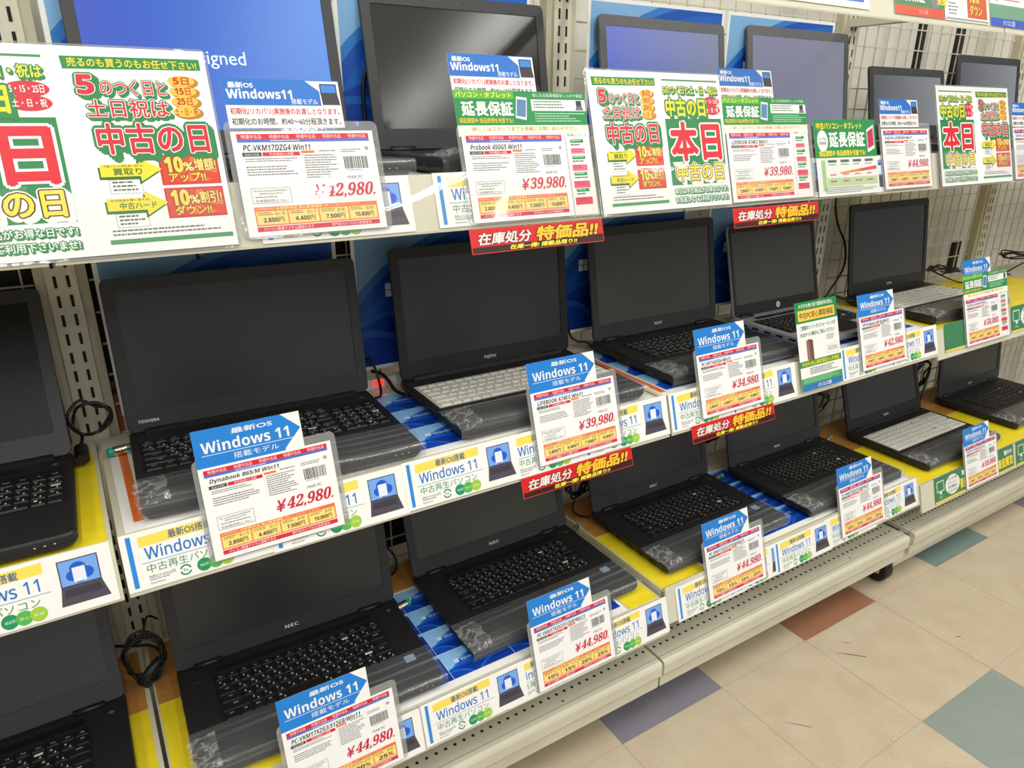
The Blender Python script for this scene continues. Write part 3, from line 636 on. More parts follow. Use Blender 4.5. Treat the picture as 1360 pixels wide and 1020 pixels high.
for lv, b, x, u, lf, nm in (('mid', 2, 1.836, .012, False, 'green strip card with glare at the left end of the third middle rail'), ('mid', 2, 2.17, .012, True, 'green strip card right of the price card on the third middle rail'),
                            ('low', 2, 1.866, .004, True, 'green strip card with a white monitor drawing on the bottom rail'), ('low', 2, 2.098, .004, False, 'green strip card with yellow lettering right of the bottom right price card'), ('low', 2, 2.305, .003, True, 'green strip card at the right edge of the bottom rail')):
    tag(buy_card(lf).build('green_strip_card', None, on_rail(lv, b, x, u, .002), (-TILT, 0, 0)), nm, 'strip card', 'green trade-in strip cards')
# sale posters, two pages in one clear sleeve each
PA = page_sale(); PB = page_today(); PAM = PBM = None
def poster(x, u, order, label, W=150, b=0, n=.005):
    global PAM, PBM
    t = rail_thing('sale_poster', label, 'poster', 'top', b, x, u, n, 'two-page sale posters')
    k = W / 150
    m = MB(); lp = rrect(-.003, .003 + 2 * W / 1000, -.003, .218, .006); m.loft([[(p[0], .0022, p[1]) for p in lp], [(p[0], .0014, p[1]) for p in lp]], CLEAR); m.build('clear_sleeve', t)
    for i, c in enumerate(order):
        if c == 'A':
            o = PA.build('sale_page', t) if PAM is None else link('sale_page', PAM, t); PAM = o.data
        else:
            o = PB.build('today_page', t) if PBM is None else link('today_page', PBM, t); PBM = o.data
        o.location = (i * W / 1000, 0, 0); o.scale = (k, 1, 1)
poster(-.112, .003, 'BA', 'huge two-page sale poster at the left edge of the picture', 149, 0)
poster(.722, .001, 'AB', 'two-page sale poster in the middle of the top rail, below the first grey screen', 141, 0, .0095)
poster(1.668, .0, 'BA', 'two-page sale poster at the right of the top rail, washed out by glare', 154, 1, .009)
for lv, b, x, u, nm in (('top', 0, .489, -.038, 'red sale strip under the 39,980 yen card with the glittering green sheet'), ('top', 1, 1.010, -.041, 'red sale strip under the 39,980 yen card below the grey screens'),
                        ('mid', 0, .569, -.033, 'red sale strip under the white-keyed laptop of the middle shelf, first bay'), ('mid', 1, .950, -.030, 'red sale strip under the 34,980 yen card')):
    tag(red_strip().build('red_sale_strip', None, on_rail(lv, b, x, u, .0035), (-TILT, 0, 0)), nm, 'sale strip', 'red sale strips')
tag(warranty_card().build('warranty_card', None, on_rail('top', 1, 1.247, .0, .006), (-TILT, 0, 0)), 'green and white warranty table card on the top rail', 'card')
tag(guide_card().build('guide_card', None, on_rail('mid', 1, 1.270, .008, .008), (-TILT, 0, 0)), 'tall green guide card with a computer tower picture on the middle rail', 'card')
# signs on the highest rail
def high_sign(x, w_, kind, label, b):
    s = Sheet(w_, 75, WHITE, .4)
    if kind == 'blue': s.rect(0, 2, w_ - 16, 64, (40, 110, 205), 1); s.T(20, 42, w_ - 30, 56, '選べる安いパソコン!', WHITE, 3, .015)
    if kind == 'green': s.rect(0, 0, w_, 58, (60, 130, 80), 1); s.T(8, 30, 100, 50, '◎延長保証', WHITE, 6, .03, 0, [((30, 90, 50), .08)]); s.poly([(120, 20), (140, 15), (150, 55), (125, 58)], (120, 124, 128), 2); s.T(142, 30, 182, 50, '保証!', (240, 220, 60), 6, .03); s.rect(0, 58, w_, 75, (214, 74, 44), 2); s.T(78, 63, 108, 70, 'パソコン工房', (250, 225, 215), 4, .01)
    if kind == 'sale': s.poly([(10, 6), (60, 6), (60, 0), (84, 16), (60, 36)], (240, 222, 48), 1); s.lines(14, 40, 56, 66, 4); s.rect(84, 8, 160, 66, (206, 90, 50), 1); s.T(92, 10, 130, 36, SB('10%'), (250, 214, 90), 5, .03, 0, [((90, 40, 20), .07)]); s.T(92, 40, 140, 60, 'ダウン', (250, 214, 90), 5, .03, 0, [((90, 40, 20), .07)]); s.rect(4, 69, w_ - 4, 73, (150, 160, 150), 1)
    if kind == 'shop': s.el(30, 10, 8, 14, (160, 110, 170), 2); s.lines(60, 4, 150, 24, 3, (190, 100, 130)); s.rect(0, 30, w_, 58, (110, 160, 130), 1); s.rect(0, 58, w_, 75, (50, 90, 190), 1); s.T(50, 61, 100, 72, 'パソコン工房', WHITE, 4, .02)
    tag(s.build('shelf_sign', None, on_rail('high', b, x, .009, .002), (-TILT, 0, 0)), label, 'sign')
high_sign(.93, 388, 'blue', 'blue sign with white lettering on the highest rail', 1)
high_sign(1.397, 166, 'green', 'green and red sign on the highest rail', 2)
high_sign(1.567, 168, 'sale', 'white sign with a yellow arrow and orange box on the highest rail', 2)
high_sign(1.742, 190, 'shop', 'green and blue sign at the right end of the highest rail', 2)
# posters hung on the mesh
for x, nm in ((.042, 'behind the nearest large laptop'), (.444, 'behind the white-keyed laptop of the first bay'), (.894, 'right of the nearer white-keyed laptop'), (1.344, 'behind the small silver laptop')):
    bloom_poster(x, .745, 'blue poster on the middle mesh ' + nm)
for x, nm in ((.043, 'behind the lit blue screen'), (.446, 'behind the black screen with the diagonal glare'), (.955, 'behind the first grey lit screen'), (1.342, 'behind the second grey lit screen')):
    bloom_poster(x, 1.155, 'blue wallpaper poster on the top mesh ' + nm, dark=0)
# shelf mats
YELM = noisy('yellow_mat', (238, 214, 28), (246, 224, 48), 5, .45, 0, (1, 6, 1)); ORM = noisy('orange_mat', (232, 112, 44), (240, 124, 56), 5, .45, 0, (6, 1, 1)); WOOD = noisy('wood_print_mat', (196, 142, 74), (180, 122, 58), 6, .5, 0, (1, 5, 1))
def mat_sheet(x0, y0, x1, y1, z, build, label):
    s = Sheet((x1 - x0) * 1000, (y1 - y0) * 1000, WHITE, .5, flat=True); build(s)
    tag(s.build('shelf_mat', None, (x0, y0, z + .0006)), label, 'mat', 'printed shelf mats')
def m_orange(s):
    s.rect(12, 3, 30, s.H - 22, ORM, 1); s.rect(34, 3, s.W - 12, s.H - 22, ORM, 1)
def m_tiles(nx, ny):
    def f(s):
        W = (s.W - 10) / nx; H = (s.H - 20) / ny
        for i in range(nx):
            for j in range(ny): wallpaper(s, 5 + i * W, 5 + j * H, W - 1, H - 1, True, -.12, 1, .86)
    return f
def m_wood(s): s.rect(0, s.H * .42, s.W, s.H, YELM, 1); s.rect(0, 0, s.W, s.H * .42, WOOD, 1)
def m_yellow(s): s.rect(0, 0, s.W, s.H, YELM, 1)
def m_orange2(s): s.rect(5, 4, s.W - 5, s.H - 12, ORM, 1)
Zm, Zl = surf('mid', 0), surf('low', 0)
mat_sheet(.012, .078, .888, .35, Zm, m_orange, 'white-edged orange mat on the middle shelf under the nearest large laptop')
mat_sheet(.036, .08, .834, .42 - .075, Zm + .0008, m_tiles(6, 3), 'blue wallpaper mat between the two laptops of the middle shelf, first bay')
mat_sheet(.912, .075, 1.3, .37, Zm, m_orange2, 'orange mat at the left end of the middle shelf, second bay')
mat_sheet(.93, .075, 1.32, .36, Zm + .0008, m_tiles(3, 3), 'blue mat under the black laptop of the middle shelf, second bay')
mat_sheet(1.33, .08, 1.78, .36, Zm, m_tiles(3, 3), 'blue mat under the small silver laptop')
mat_sheet(1.83, .075, 2.69, .37, surf('mid', 2), m_yellow, 'yellow mat on the middle shelf of the third bay')
mat_sheet(-.82, .07, -.008, .36, Zm, m_yellow, 'yellow mat on the middle shelf left of the leftmost post')
mat_sheet(-.82, .028, -.01, .40, Zl, m_wood, 'yellow mat on the bottom shelf left of the black cable coil')
mat_sheet(.006, .028, .40, .40, Zl, m_wood, 'yellow mat on the bottom shelf right of the black cable coil')
mat_sheet(.315, .0225, .815, .31, Zl + .0008, m_tiles(4, 4), 'blue wallpaper mat between the two nearest bottom laptops')
mat_sheet(.402, .3115, .75, .40, Zl, lambda s: s.rect(0, 0, s.W, s.H, WOOD, 1), 'wood pattern mat at the back between the two nearest bottom laptops')
mat_sheet(.82, .0225, .893, .30, Zl, m_yellow, 'yellow mat at the right end of the first bottom shelf')
mat_sheet(.906, .026, 1.33, .40, surf('low', 1), m_wood, 'yellow mat at the left end of the second bottom shelf')
mat_sheet(1.03, .028, 1.78, .33, surf('low', 1) + .0008, m_tiles(6, 4), 'blue mat on the bottom shelf, second bay')
mat_sheet(1.82, .02, 2.69, .40, surf('low', 2), m_wood, 'yellow and orange mat on the bottom shelf of the third bay')

# ------------------------------------------------------------------ laptops
KEYMESH = {}; PIECE = {}
def key_mesh(w_, d_, leg, km, lm):
    k = (round(w_, 4), round(d_, 4), leg, km.name)
    if k in KEYMESH: return KEYMESH[k]
    m = MB(); g = .0014; h = .0022; tp = .0012
    lo = [(g, g), (w_ - g, g), (w_ - g, d_ - g), (g, d_ - g)]; hi = [(g + tp, g + tp), (w_ - g - tp, g + tp), (w_ - g - tp, d_ - g - tp * .6), (g + tp, d_ - g - tp * .6)]
    m.loft([[(x, y, 0) for x, y in lo], [(x, y, h) for x, y in hi]], km)
    if leg:
        vs, fs, a0, a1, b0, b1 = glyphs(SR(leg), .0); hh = .0042 if len(leg) == 1 else .0028; ww = min((a1 - a0) / (b1 - b0) * hh, w_ - .006)
        x0 = w_ * .5 - ww / 2 if len(leg) > 1 else .0045; y0 = d_ - .0045 - hh
        m.add([(x0 + (v[0] - a0) / (a1 - a0) * ww, y0 + (v[1] - b0) / (b1 - b0) * hh, h + .0001) for v in vs], fs, lm)
        if len(leg) == 1 and d_ > .015:
            m.add([(w_ * .56 + q * .0016, .0042 + r * .0018, h + .0001) for q, r in ((0, 0), (1.6, 0), (1.6, .7), (0, .7))], [(0, 1, 2, 3)], lm)
            m.add([(w_ * .60, .0042, h + .0001), (w_ * .60 + .0009, .0042, h + .0001), (w_ * .60 + .0013, .0078, h + .0001), (w_ * .60 + .0004, .0078, h + .0001)], [(0, 1, 2, 3)], lm)
    me = bpy.data.meshes.new('key'); me.from_pydata(m.v, [], m.f)
    for q in m.mats: me.materials.append(q)
    me.polygons.foreach_set('material_index', m.m); KEYMESH[k] = me
    return me
ROWS = [[(x, 1) for x in ['Esc', 'F1', 'F2', 'F3', 'F4', 'F5', 'F6', 'F7', 'F8', 'F9', 'F10', 'F11', 'F12', 'Prt', 'Del']],
        [('半', 1)] + [(c, 1) for c in '1234567890-^¥'] + [('BS', 1)],
        [('Tab', 1.5)] + [(c, 1) for c in 'QWERTYUIOP@['] + [('Enter', 1.5)],
        [('Caps', 1.75)] + [(c, 1) for c in 'ASDFGHJKL;:]'] + [('', 1.25)],
        [('Shift', 2.25)] + [(c, 1) for c in 'ZXCVBNM,./_'] + [('Shift', 1.75)],
        [('Ctrl', 1.25), ('Fn', 1), ('Win', 1), ('Alt', 1), ('無', 1), ('', 3), ('変', 1), ('カナ', 1), ('Alt', 1), ('Ctrl', 1), ('<', 1), ('v', .875), ('>', .875)]]
NUM = [[('Num', 1), ('Ins', 1), ('Pg', 1), ('End', 1)], [('7', 1), ('8', 1), ('9', 1), ('+', 1)], [('4', 1), ('5', 1), ('6', 1), ('-', 1)], [('1', 1), ('2', 1), ('3', 1), ('*', 1)], [('0', 2), ('.', 1), ('', 1)]]
def laptop(x, y, z, rz, label, W=.382, D=.262, H=.024, LL=.246, lean=10, style='nec', keys=True, wrap=True, screen=None, logo='', corner='', lidc=None, stext=None, led=True, sticker=False, lump=1.0):
    t = thing('laptop', label, 'laptop', (x, y, z), (0, 0, radians(rz)), 'laptops on the shelves')
    hp = style == 'hp'; fuj = style == 'fuj'; num = style in ('tosh', 'fuj', 'hp15')
    body = SILV if hp else BODY; deck = SILV if hp else DECK; lidm = SILV if hp else (GREYB if style in ('nec', 'tosh') else BODY)
    if lidc: lidm = lidc
    # base
    m = MB(); lv = [(.012, .0, .0), (.003, .004, .006), (0, .010, .012), (0, H - .004, H - .003), (.0015, H - .001, H - .0005), (.003, H - .0008, H)]
    loops = []
    for ins, zf, zb in lv:
        lp = rrect(ins, W - ins, ins, D - ins, .012); loops.append([(px, py, zf + (zb - zf) * py / D) for px, py in lp])
    m.loft(loops, body); base_o = m.build('base', t)
    def top(py): return H - .0008 + .0008 * py / D
    def piece(nm, x0, x1, y0, y1, z0, z1, mt, key):
        if key not in PIECE:
            m = MB(); m.box(0, x1 - x0, 0, y1 - y0, 0, z1 - z0, mt); PIECE[key] = m.build(nm, base_o, (x0, y0, z0)).data
        else: link(nm, PIECE[key], base_o, (x0, y0, z0))
    if led:
        for q in range(3): piece('indicator_light', W - .045 + q * .01, W - .043 + q * .01, -.0004, .0006, .0135, .0145, LEGW, 'led')
    for q in range(5): piece('port', -.0004, .001, .04 + q * .035, .058 + q * .035, .009, .014, DARK, 'port')
    piece('lid_latch', W * .46, W * .54, -.0005, .001, .013, .016, DARK, ('latch', W))
    # palm rest + touch pad
    m = MB(); px0 = W * (.33 if num else .40); m.box(px0, px0 + .105, .016, .074, top(.05) - .0002, top(.05) + .0004, mat('touchpad', (34, 34, 36), .35)); m.build('touchpad', base_o)
    if sticker:
        m = MB(); m.box(W - .045, W - .027, .06, .076, top(.07) - .0001, top(.07) + .0007, mat('sticker_blue', (150, 178, 205), .3)); m.build('sticker', base_o)
    m = MB(); hz = top(D)
    m.box(W * .15, W * .85, D - .046, D - .032, hz - .0002, hz + .0007, lidm if fuj else mat('hinge_cover', (19, 19, 20), .35)); 
    if not fuj: m.add([(W - .022 + .004 * cos(2 * pi * k / 12), D - .04 + .004 * sin(2 * pi * k / 12), hz + .0006) for k in range(12)], [tuple(range(12))], LEGD)
    if not fuj: m.build('power_strip', base_o)
    if corner:
        m = MB(); vs, fs, a0, a1, b0, b1 = glyphs(corner, .0); m.add([(.016 + (v[0] - a0) * .0052, D - .056 + (v[1] - b0) * .0052, hz + .0003) for v in vs], fs, LEGD); m.build('badge', base_o)
    # keyboard
    pit = .0186 if num else .0188; n0 = 15; kw = n0 * pit; tot = kw + (4 * pit + .004 if num else 0); kx = (W - tot) / 2; ky = D - .054 - 6 * pit + .004
    m = MB(); kz = top(ky + .05) + .0003
    m.box(kx - .003, kx + tot + .003, ky - .003, ky + 5.7 * pit + .003, kz - .003, kz, mat('key_bed_white', (196, 196, 190), .6) if fuj else mat('key_bed', (14, 14, 15), .6)); kb = m.build('keyboard', t)
    km, lm = (KEYW, LEGD) if fuj else (KEYB, LEGW)
    if keys:
        yy = ky + 5 * pit
        for r, row in enumerate(ROWS):
            xx = kx; dd = pit if r else pit * .7
            for leg, u in row:
                link('key', key_mesh(u * pit, dd, leg, km, lm), kb, (xx, yy, kz)); xx += u * pit
            yy -= pit
        if num:
            for r, row in enumerate(NUM):
                xx = kx + kw + .004; yy = ky + (4 - r) * pit
                for leg, u in row: link('key', key_mesh(u * pit, pit, leg, km, lm), kb, (xx, yy, kz)); xx += u * pit
    # lid
    b_ = radians(lean); hy, hz2 = D - .014, H + .001
    def L(px, s_, tt): return (px, hy + s_ * sin(b_) - tt * cos(b_), hz2 + s_ * cos(b_) + tt * sin(b_))
    m = MB(); fr = []
    def rr(ins, s0, r): return rrect(ins, W - ins, s0 + ins, LL - ins, r)
    outer = rr(.0, 0, .010); n = len(outer)
    m.loft([[L(p[0], p[1], -.007) for p in rr(.003, 0, .008)], [L(p[0], p[1], -.005) for p in outer], [L(p[0], p[1], .0) for p in outer], [L(p[0], p[1], .0008) for p in rr(.001, 0, .009)]], lidm, cap=False)
    back = rr(.003, 0, .008); m.add([L(p[0], p[1], -.007) for p in back], [tuple(range(n - 1, -1, -1))], lidm)
    bt, bs, bb = (.02, .017, .034) if style not in ('hp',) else (.016, .012, .03)
    inner = rrect(bs, W - bs, bb, LL - bt, .0015); o2 = rr(.001, 0, .009)
    bz = BODY if hp else lidm
    m.loft([[L(p[0], p[1], .0008) for p in o2], [L(p[0], p[1], .001) for p in inner], [L(p[0], p[1], -.001) for p in inner]], bz, cap=False)
    lid = m.build('lid', t)
    m = MB(); m.add([L(bs, bb, -.0006), L(W - bs, bb, -.0006), L(W - bs, LL - bt, -.0006), L(bs, LL - bt, -.0006)], [(0, 1, 2, 3)], screen or SCREEN); m.build('screen', lid)
    m = MB(); m.add([L(W / 2 + .0018 * cos(2 * pi * k / 10), LL - bt / 2 + .0018 * sin(2 * pi * k / 10), .0012) for k in range(10)], [tuple(range(10))], mat('lens', (90, 92, 98), .2)); m.build('webcam', lid)
    if stext:
        tx, a_, b2, c_, d_ = stext; vs, fs, a0, a1, b0, b1 = glyphs(tx, 0); m = MB()
        m.add([L(a_ + (v[0] - a0) / (a1 - a0) * (b2 - a_), c_ + (v[1] - b0) / (b1 - b0) * (d_ - c_), -.0003) for v in vs], fs, mat('screen_lettering', (190, 215, 250), .4, emit=1.3)); m.build('screen_lettering', lid)
    if logo:
        lx, lw, lh, ls = {'TOSHIBA': (.016, .030, .0048, .014), 'FUJITSU': (W / 2 - .013, .026, .007, .013), 'NEC': (W / 2 - .012, .024, .0062, .014), 'hp': (W / 2 - .006, .012, .012, .009)}[logo]
        vs, fs, a0, a1, b0, b1 = glyphs(logo if logo == 'hp' else SB(logo), .0); m = MB()
        if logo == 'hp':
            m.add([L(lx + .006 + .0075 * cos(2 * pi * k / 24), ls + .006 + .0075 * sin(2 * pi * k / 24), .0013) for k in range(24)], [tuple(range(24))], LEGW)
            m.add([L(lx + .0025 + (v[0] - a0) / (a1 - a0) * .007, ls + .0015 + (v[1] - b0) / (b1 - b0) * .009, .0016) for v in vs], fs, DARK)
        else: m.add([L(lx + (v[0] - a0) / (a1 - a0) * lw, ls + (v[1] - b0) / (b1 - b0) * lh, .0014) for v in vs], fs, LEGW)
        m.build('logo', lid)
    for hx in (W * .13, W * .87):
        m = MB(); m.tube([(hx - .022, D - .016, H + .001), (hx + .022, D - .016, H + .001)], .0058, mat('hinge_black', (16, 16, 17), .4), 12); m.build('hinge', t)
    if style == 'tosh' or fuj:
        m = MB(); m.box(W * .06, W * .94, D - .022, D - .010, H - .002, H + .006, GREYB if fuj else BODY); m.build('hinge_bar', t)
    # cling film round the palm rest, bunched up over a lump at the left front corner
    if wrap:
        nx = 52; loops = []; lump_l = []; T0 = top(.04)
        def hh(px):
            e = min(1, max(0, (px + .003) / .034)); f = 1 - min(1, max(0, (px - W * .4) / (W * .38)))
            return lump * e * (.0006 + .0085 * f * f * (3 - 2 * f))
        for k in range(nx + 1):
            px = -.0035 + (W + .007) * k / nx; a = .0011 if px < .04 else .0003
            j = lambda: random.uniform(-a, a)
            h1 = T0 + hh(px) + .0014
            loops.append([(px, -.002, .004), (px, -.003 + j(), .013), (px, -.0025 + j(), h1 - .003 + j()), (px, .001 + j(), h1 + j()), (px, .02, h1 + .0004 + j()), (px, .042, h1 + j()), (px, .058 + j(), h1 - .001 + j()), (px, .074, T0 + .0012 + hh(px) * .12), (px, .084, T0 + .0007)])
            qx = max(.003, min(W - .003, px))
            if qx < W * .8: lump_l.append([(qx, .0012, T0 - .002), (qx, .0012, T0 + hh(px) - .0015), (qx, .003, T0 + hh(px)), (qx, .055, T0 + hh(px) - .0006), (qx, .058, T0 + hh(px) - .002), (qx, .06, T0 - .002)])
        m = MB(); m.loft(lump_l, BODY, cap=True, smooth=False); m.prism([(.036, T0 + .0005), (.039, T0 + .0065), (.062, T0 + .0065), (.065, T0 + .0005)], 'y', .0002, .0014, mat('latch_dark', (40, 40, 42), .35)); m.build('palm_rest_cover', t)
        m = MB(); m.loft(loops, WRAP, cap=False, smooth=True, closed=False); wr = m.build('plastic_wrap', t)
        m = MB(); R = 12; C_ = 10; g = []
        for a in range(R + 1):
            row = []
            for c in range(C_ + 1):
                u = a / R; v = c / C_; px = -.005 + .04 * v; py = -.003 + .07 * u
                pz = T0 + hh(px) * (1 if .02 < u < .9 else .3) + .0022
                row.append((px + random.uniform(-.002, .002), py + random.uniform(-.002, .002), pz + random.uniform(-.0006, .0026)))
            g.append(row)
        m.loft(g, CRUMPLE, cap=False, smooth=False, closed=False); m.build('crumpled_film', wr)
    return t
scr_blue = mat('lit_blue_screen', (52, 128, 228), .25, emit=.75)
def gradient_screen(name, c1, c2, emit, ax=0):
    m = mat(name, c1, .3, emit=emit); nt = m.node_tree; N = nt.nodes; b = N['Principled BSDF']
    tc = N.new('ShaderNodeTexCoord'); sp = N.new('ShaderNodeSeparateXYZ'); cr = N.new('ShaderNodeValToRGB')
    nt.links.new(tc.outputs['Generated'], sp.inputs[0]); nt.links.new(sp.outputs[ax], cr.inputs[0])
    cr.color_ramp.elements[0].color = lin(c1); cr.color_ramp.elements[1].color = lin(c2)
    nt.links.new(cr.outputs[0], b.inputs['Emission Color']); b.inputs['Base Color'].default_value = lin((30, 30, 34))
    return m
SBL = gradient_screen('lit_blue_desktop', (22, 74, 200), (70, 140, 235), 1.5)
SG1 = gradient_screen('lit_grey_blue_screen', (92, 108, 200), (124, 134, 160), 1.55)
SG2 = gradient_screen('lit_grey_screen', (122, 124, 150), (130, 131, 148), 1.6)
SG3 = gradient_screen('lit_screen_painted_reflection', (96, 98, 104), (150, 153, 158), 1.2)  # grey gradient in the glow stands in for the ceiling reflected in the screen
Zt = surf('top', 0)
# middle shelf
laptop(.034, .084, Zm + .003, -2.2, 'big black laptop with number pad on the middle shelf, nearest the leftmost post', style='tosh', logo='TOSHIBA', LL=.236, lean=8, W=.384)
laptop(.492, .082, Zm + .003, -1.0, 'black laptop with white keys on the middle shelf of the first bay', style='fuj', logo='FUJITSU', LL=.241, lean=7, W=.378)
laptop(.950, .088, Zm + .003, -.5, 'black laptop on the middle shelf behind the 34,980 yen card', logo='NEC', corner='VersaPro', LL=.243, lean=10, W=.372, screen=SCREENW)
laptop(1.375, .10, Zm + .003, 0, 'smaller silver-bodied laptop on the middle shelf', style='hp', logo='hp', W=.328, D=.235, LL=.222, lean=14, H=.02, screen=SCREENW, wrap=False, led=False)
laptop(1.862, .090, surf('mid', 2) + .002, 0, 'white-keyed black laptop on the middle shelf before bare mesh', style='fuj', logo='FUJITSU', LL=.252, lean=9, W=.385)
laptop(-.418, .072, Zm + .003, -1, 'black laptop cut by the left edge on the middle shelf', style='tosh', LL=.246, lean=24, wrap=False, D=.25, screen=SCREENK)
# bottom shelf
laptop(.034, .040, Zl + .003, -1.5, 'nearest black laptop on the bottom shelf, beside the black cable coil', logo='NEC', corner='VersaPro', lean=12, W=.388, sticker=True, D=.245)
laptop(.489, .052, Zl + .003, .5, 'second black laptop on the bottom shelf, on the blue wallpaper mat', logo='NEC', corner='VersaPro', lean=18, W=.384, screen=SCREENW, sticker=True)
laptop(.940, .045, surf('low', 1) + .002, .5, 'third black laptop on the bottom shelf, right of the yellow strip', logo='NEC', corner='VersaPro', lean=15, W=.38, sticker=True)
laptop(1.385, .035, surf('low', 1) + .002, .5, 'fourth black laptop on the bottom shelf, at the second bays end', logo='NEC', corner='VersaPro', lean=15, W=.38)
laptop(1.905, .042, surf('low', 2) + .002, 0, 'black laptop with white keys on the bottom shelf of the third bay', style='fuj', logo='FUJITSU', lean=18, W=.39)
laptop(2.42, .055, surf('low', 2) + .002, 0, 'black laptop at the right edge on the bottom shelf', logo='NEC', lean=8, W=.4)
laptop(-.425, .055, Zl + .003, 0, 'black laptop cut by the lower left corner of the picture', logo='', lean=24, W=.388, wrap=False, D=.22)
# top shelf
la = laptop(.062, .105, Zt + .0025, -1, 'laptop with a lit blue screen on the top shelf', LL=.265, lean=12, W=.372, screen=SBL, keys=False, stext=('Designed', .131, .228, .1205, .1455))
laptop(.487, .11, Zt + .0025, 0, 'laptop with a dark screen and diagonal glare on the top shelf', LL=.249, lean=10, W=.358, screen=SCREENG, keys=False)
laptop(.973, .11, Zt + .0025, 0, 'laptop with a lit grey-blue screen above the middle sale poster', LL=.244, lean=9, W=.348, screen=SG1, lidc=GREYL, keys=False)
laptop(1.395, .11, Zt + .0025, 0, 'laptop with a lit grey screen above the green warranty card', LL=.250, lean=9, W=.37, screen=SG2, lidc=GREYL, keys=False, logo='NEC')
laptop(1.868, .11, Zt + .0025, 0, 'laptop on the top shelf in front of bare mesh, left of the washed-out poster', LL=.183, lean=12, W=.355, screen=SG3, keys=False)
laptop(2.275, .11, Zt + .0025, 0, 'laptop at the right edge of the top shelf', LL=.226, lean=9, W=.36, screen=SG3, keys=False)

# ------------------------------------------------------------------ cables, chargers, alarm tags
def cable(pts, label, r=.0026, group=None, n=7):
    m = MB(); m.tube(spline(pts, n), r, CABLE, 8); return tag(m.build('power_cable'), label, 'cable', group)
def coil(c, rad, loops, z0, label, tails=(), seed=1, brick=None, r=.0025, plane='xz', group=None, sx=1.0):
    rnd = random.Random(seed); pts = []
    for k in range(loops * 8):
        a = 2 * pi * k / 8 + seed; rr = rad * rnd.uniform(.7, 1.05); d = rnd.uniform(-.012, .012)
        pts.append((c[0] + rr * cos(a) * sx, c[1] + (d if plane == 'xz' else rr * sin(a) * .8), max(z0 + .003, c[2] + (rr * sin(a) if plane == 'xz' else d))))
    t = thing('power_cable', label, 'cable', (0, 0, 0), (0, 0, 0), group)
    m = MB(); m.tube(spline(pts + list(tails), 6), r, CABLE, 8); m.build('cord', t)
    if brick:
        x, y, z, rz = brick; m = MB(); lp = rrect(-.05, .05, -.02, .02, .006)
        m.loft([[(p[0] * k, p[1] * k, q) for p in lp] for k, q in ((.94, 0), (1, .004), (1, .022), (.94, .026))], CABLE); m.build('charger', t, (x, y, z), (0, 0, rz))
    return t
G_ = 'loose power cables'
ck = coil((-.0005, .285, .365), .05, 6, Zl, 'black cable coil between the two yellow mats of the bottom shelf', [(.0, .30, .39), (.015, .33, .41), (.03, .36, .38)], 3, None, r=.002, group=G_, sx=.62)
m = MB(); m.tube([(-.012, .262, .335), (.006, .268, .352), (.022, .275, .364)], [.009, .0085, .006], CABLE, 10); m.build('noise_filter', ck)
cable([(-.16, .41, .35), (-.07, .395, .338), (-.02, .37, .336), (.015, .33, .35), (.03, .29, .345)], 'thin black cable crossing from behind the lower left laptop to the coil', group=G_)
coil((-.002, .345, .772), .03, 2, Zm, 'black cable loop hanging at the foot of the leftmost post', [(-.02, .33, .74), (-.03, .30, .722)], 5, None, group=G_)
m = MB(); m.loft([[(-.022 + .010 * cos(a), .30 + i * .016, .727 + .008 * sin(a)) for a in [2 * pi * k / 10 for k in range(10)]] for i in range(4)], CABLE); tag(m.build('power_plug'), 'black power plug on the yellow mat at the foot of the leftmost post', 'plug')
cable([(.445, .40, .76), (.458, .39, .775), (.463, .375, .76), (.462, .35, .73), (.452, .325, .722), (.44, .32, .722)], 'black cable plugged in right of the nearest large laptop, middle shelf', group=G_)
cable([(.47, .41, .74), (.478, .385, .742), (.482, .36, .735), (.484, .33, .724), (.494, .30, .722)], 'black cable reaching the left side of the white-keyed laptop, middle shelf', .0034, G_)
cable([(.93, .405, .765), (.925, .385, .745), (.935, .372, .735), (.955, .365, .732), (.962, .35, .722), (.985, .345, .722)], 'black cable on the orange mat left of the black middle shelf laptop', group=G_)
coil((.952, .372, .375), .035, 4, surf('low', 1), 'black cable tangle between the second and third bottom laptops', [(.93, .36, .33), (.92, .33, .322), (.935, .30, .325)], 8, None, group=G_)
coil((.918, .39, .43), .022, 2, Zl, 'black charger lead hanging behind the second bottom laptop', [], 2, None, group=G_)
coil((1.405, .375, .41), .04, 4, surf('low', 1), 'black cable bundle between the third and fourth bottom laptops', [(1.37, .36, .35), (1.35, .33, .322)], 11, None, group=G_)
coil((1.83, .355, .40), .04, 3, surf('low', 2), 'black cable loops at the gap right of the fourth bottom laptop', [(1.80, .33, .35), (1.79, .31, .335)], 12, None, group=G_)
coil((2.40, .37, .38), .055, 4, surf('low', 2), 'black cable bundle between the white-keyed and the last bottom laptop', [(2.38, .34, .30)], 14, None, r=.003, group=G_)
coil((2.86, .37, .40), .06, 3, surf('low', 2), 'black cable loop at the right edge of the bottom shelf', [], 15, None, r=.003, group=G_)
coil((2.39, .36, .745), .055, 3, surf('mid', 2), 'black cable coil right of the white-keyed laptop against the bare mesh', [(2.43, .33, .705), (2.5, .30, .705)], 16, None, r=.0024, plane='xy', group=G_)
coil((2.87, .36, .745), .07, 3, surf('mid', 2), 'black cable coil on the yellow mat at the right edge, middle shelf', [(2.75, .33, .705), (2.7, .30, .705)], 18, None, r=.0024, plane='xy', group=G_)
cable([(1.87, .425, 1.07), (1.855, .42, .98), (1.865, .41, .92), (1.90, .40, .86), (1.88, .38, .80), (1.82, .37, .745), (1.775, .36, .722), (1.74, .35, .72)], 'black cable hanging down the mesh left of the white-keyed laptop, third bay', .003, G_)
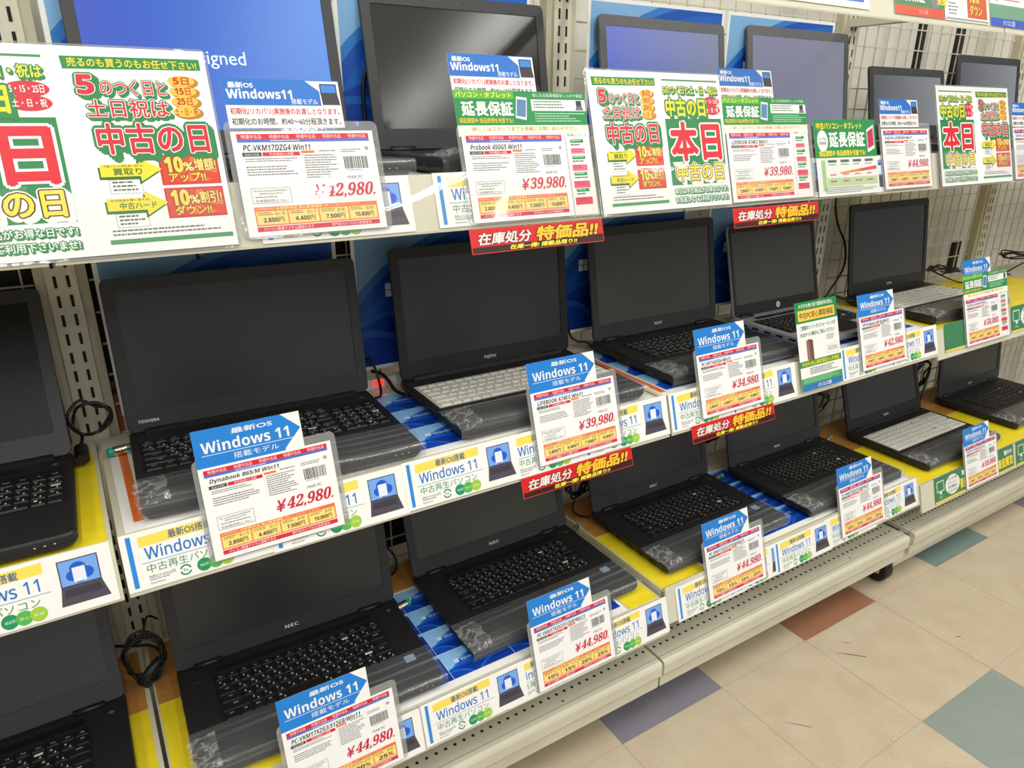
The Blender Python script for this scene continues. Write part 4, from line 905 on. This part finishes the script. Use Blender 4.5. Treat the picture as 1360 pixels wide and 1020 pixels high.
cable([(1.775, .355, .725), (1.80, .34, .735), (1.84, .33, .722), (1.87, .32, .715)], 'short black cable into the left side of the third bay white-keyed laptop', .004, G_)
cable([(.18, .41, 1.06), (.182, .405, 1.02), (.188, .404, 1.0), (.192, .404, .985)], 'short black cable hanging above the nearest large laptop', group=G_)
cable([(.51, .403, 1.285), (.492, .40, 1.27), (.484, .398, 1.23), (.486, .395, 1.18), (.50, .39, 1.15)], 'black cable beside the left edge of the dark screen on the top shelf', .003, G_)
cable([(.44, .40, .345), (.46, .39, .36), (.475, .37, .345), (.47, .35, .325), (.44, .33, .322)], 'black cable at the back between the two nearest bottom laptops', group=G_)
m = MB(); m.box(.40, .56, .385, .404, .7125, .732, mat('white_plastic', (225, 225, 220), .4)); m2 = thing('power_tap', 'white power tap with a glowing red switch behind the middle shelf laptops', 'power tap', (0, 0, 0)); m.build('housing', m2)
m = MB(); m.box(.462, .482, .383, .386, .719, .730, mat('red_switch_glow', (255, 50, 30), .4, emit=2.5)); m.build('switch', m2)
def alarm(p, rz, label):
    t = thing('alarm_tag', label, 'alarm tag', p, (0, 0, rz), 'chrome alarm tags'); r = .0075
    m = MB(); m.loft([[(x, rr * cos(2 * pi * k / 16), r + rr * sin(2 * pi * k / 16)) for k in range(16)] for x, rr in ((-.018, r * .85), (-.016, r), (.010, r), (.012, r * .8))], CHROME, smooth=False); m.build('barrel', t)
    m = MB(); m.loft([[(x, rr * cos(2 * pi * k / 16), r + rr * sin(2 * pi * k / 16)) for k in range(16)] for x, rr in ((.012, r * .8), (.0125, r * .9), (.019, r * .9), (.020, r * .6))], TEAL); m.build('teal_cap', t)
    return t
alarm((.030, .322, Zm + .0025), 3.3, 'chrome and teal alarm tag at the left side of the nearest large laptop')
alarm((.440, .256, Zl + .0025), .2, 'chrome and teal alarm tag right of the nearest bottom laptop')
alarm((.892, .30, Zl + .002), .4, 'chrome and teal alarm tag right of the second bottom laptop')
alarm((1.343, .285, surf('low', 1) + .0025), .2, 'chrome and teal alarm tag right of the third bottom laptop')
alarm((1.80, .285, surf('low', 1) - .002 + .0045), .3, 'chrome and teal alarm tag right of the fourth bottom laptop')
alarm((1.352, .315, Zm + .0025), .1, 'chrome and teal alarm tag left of the small silver laptop')
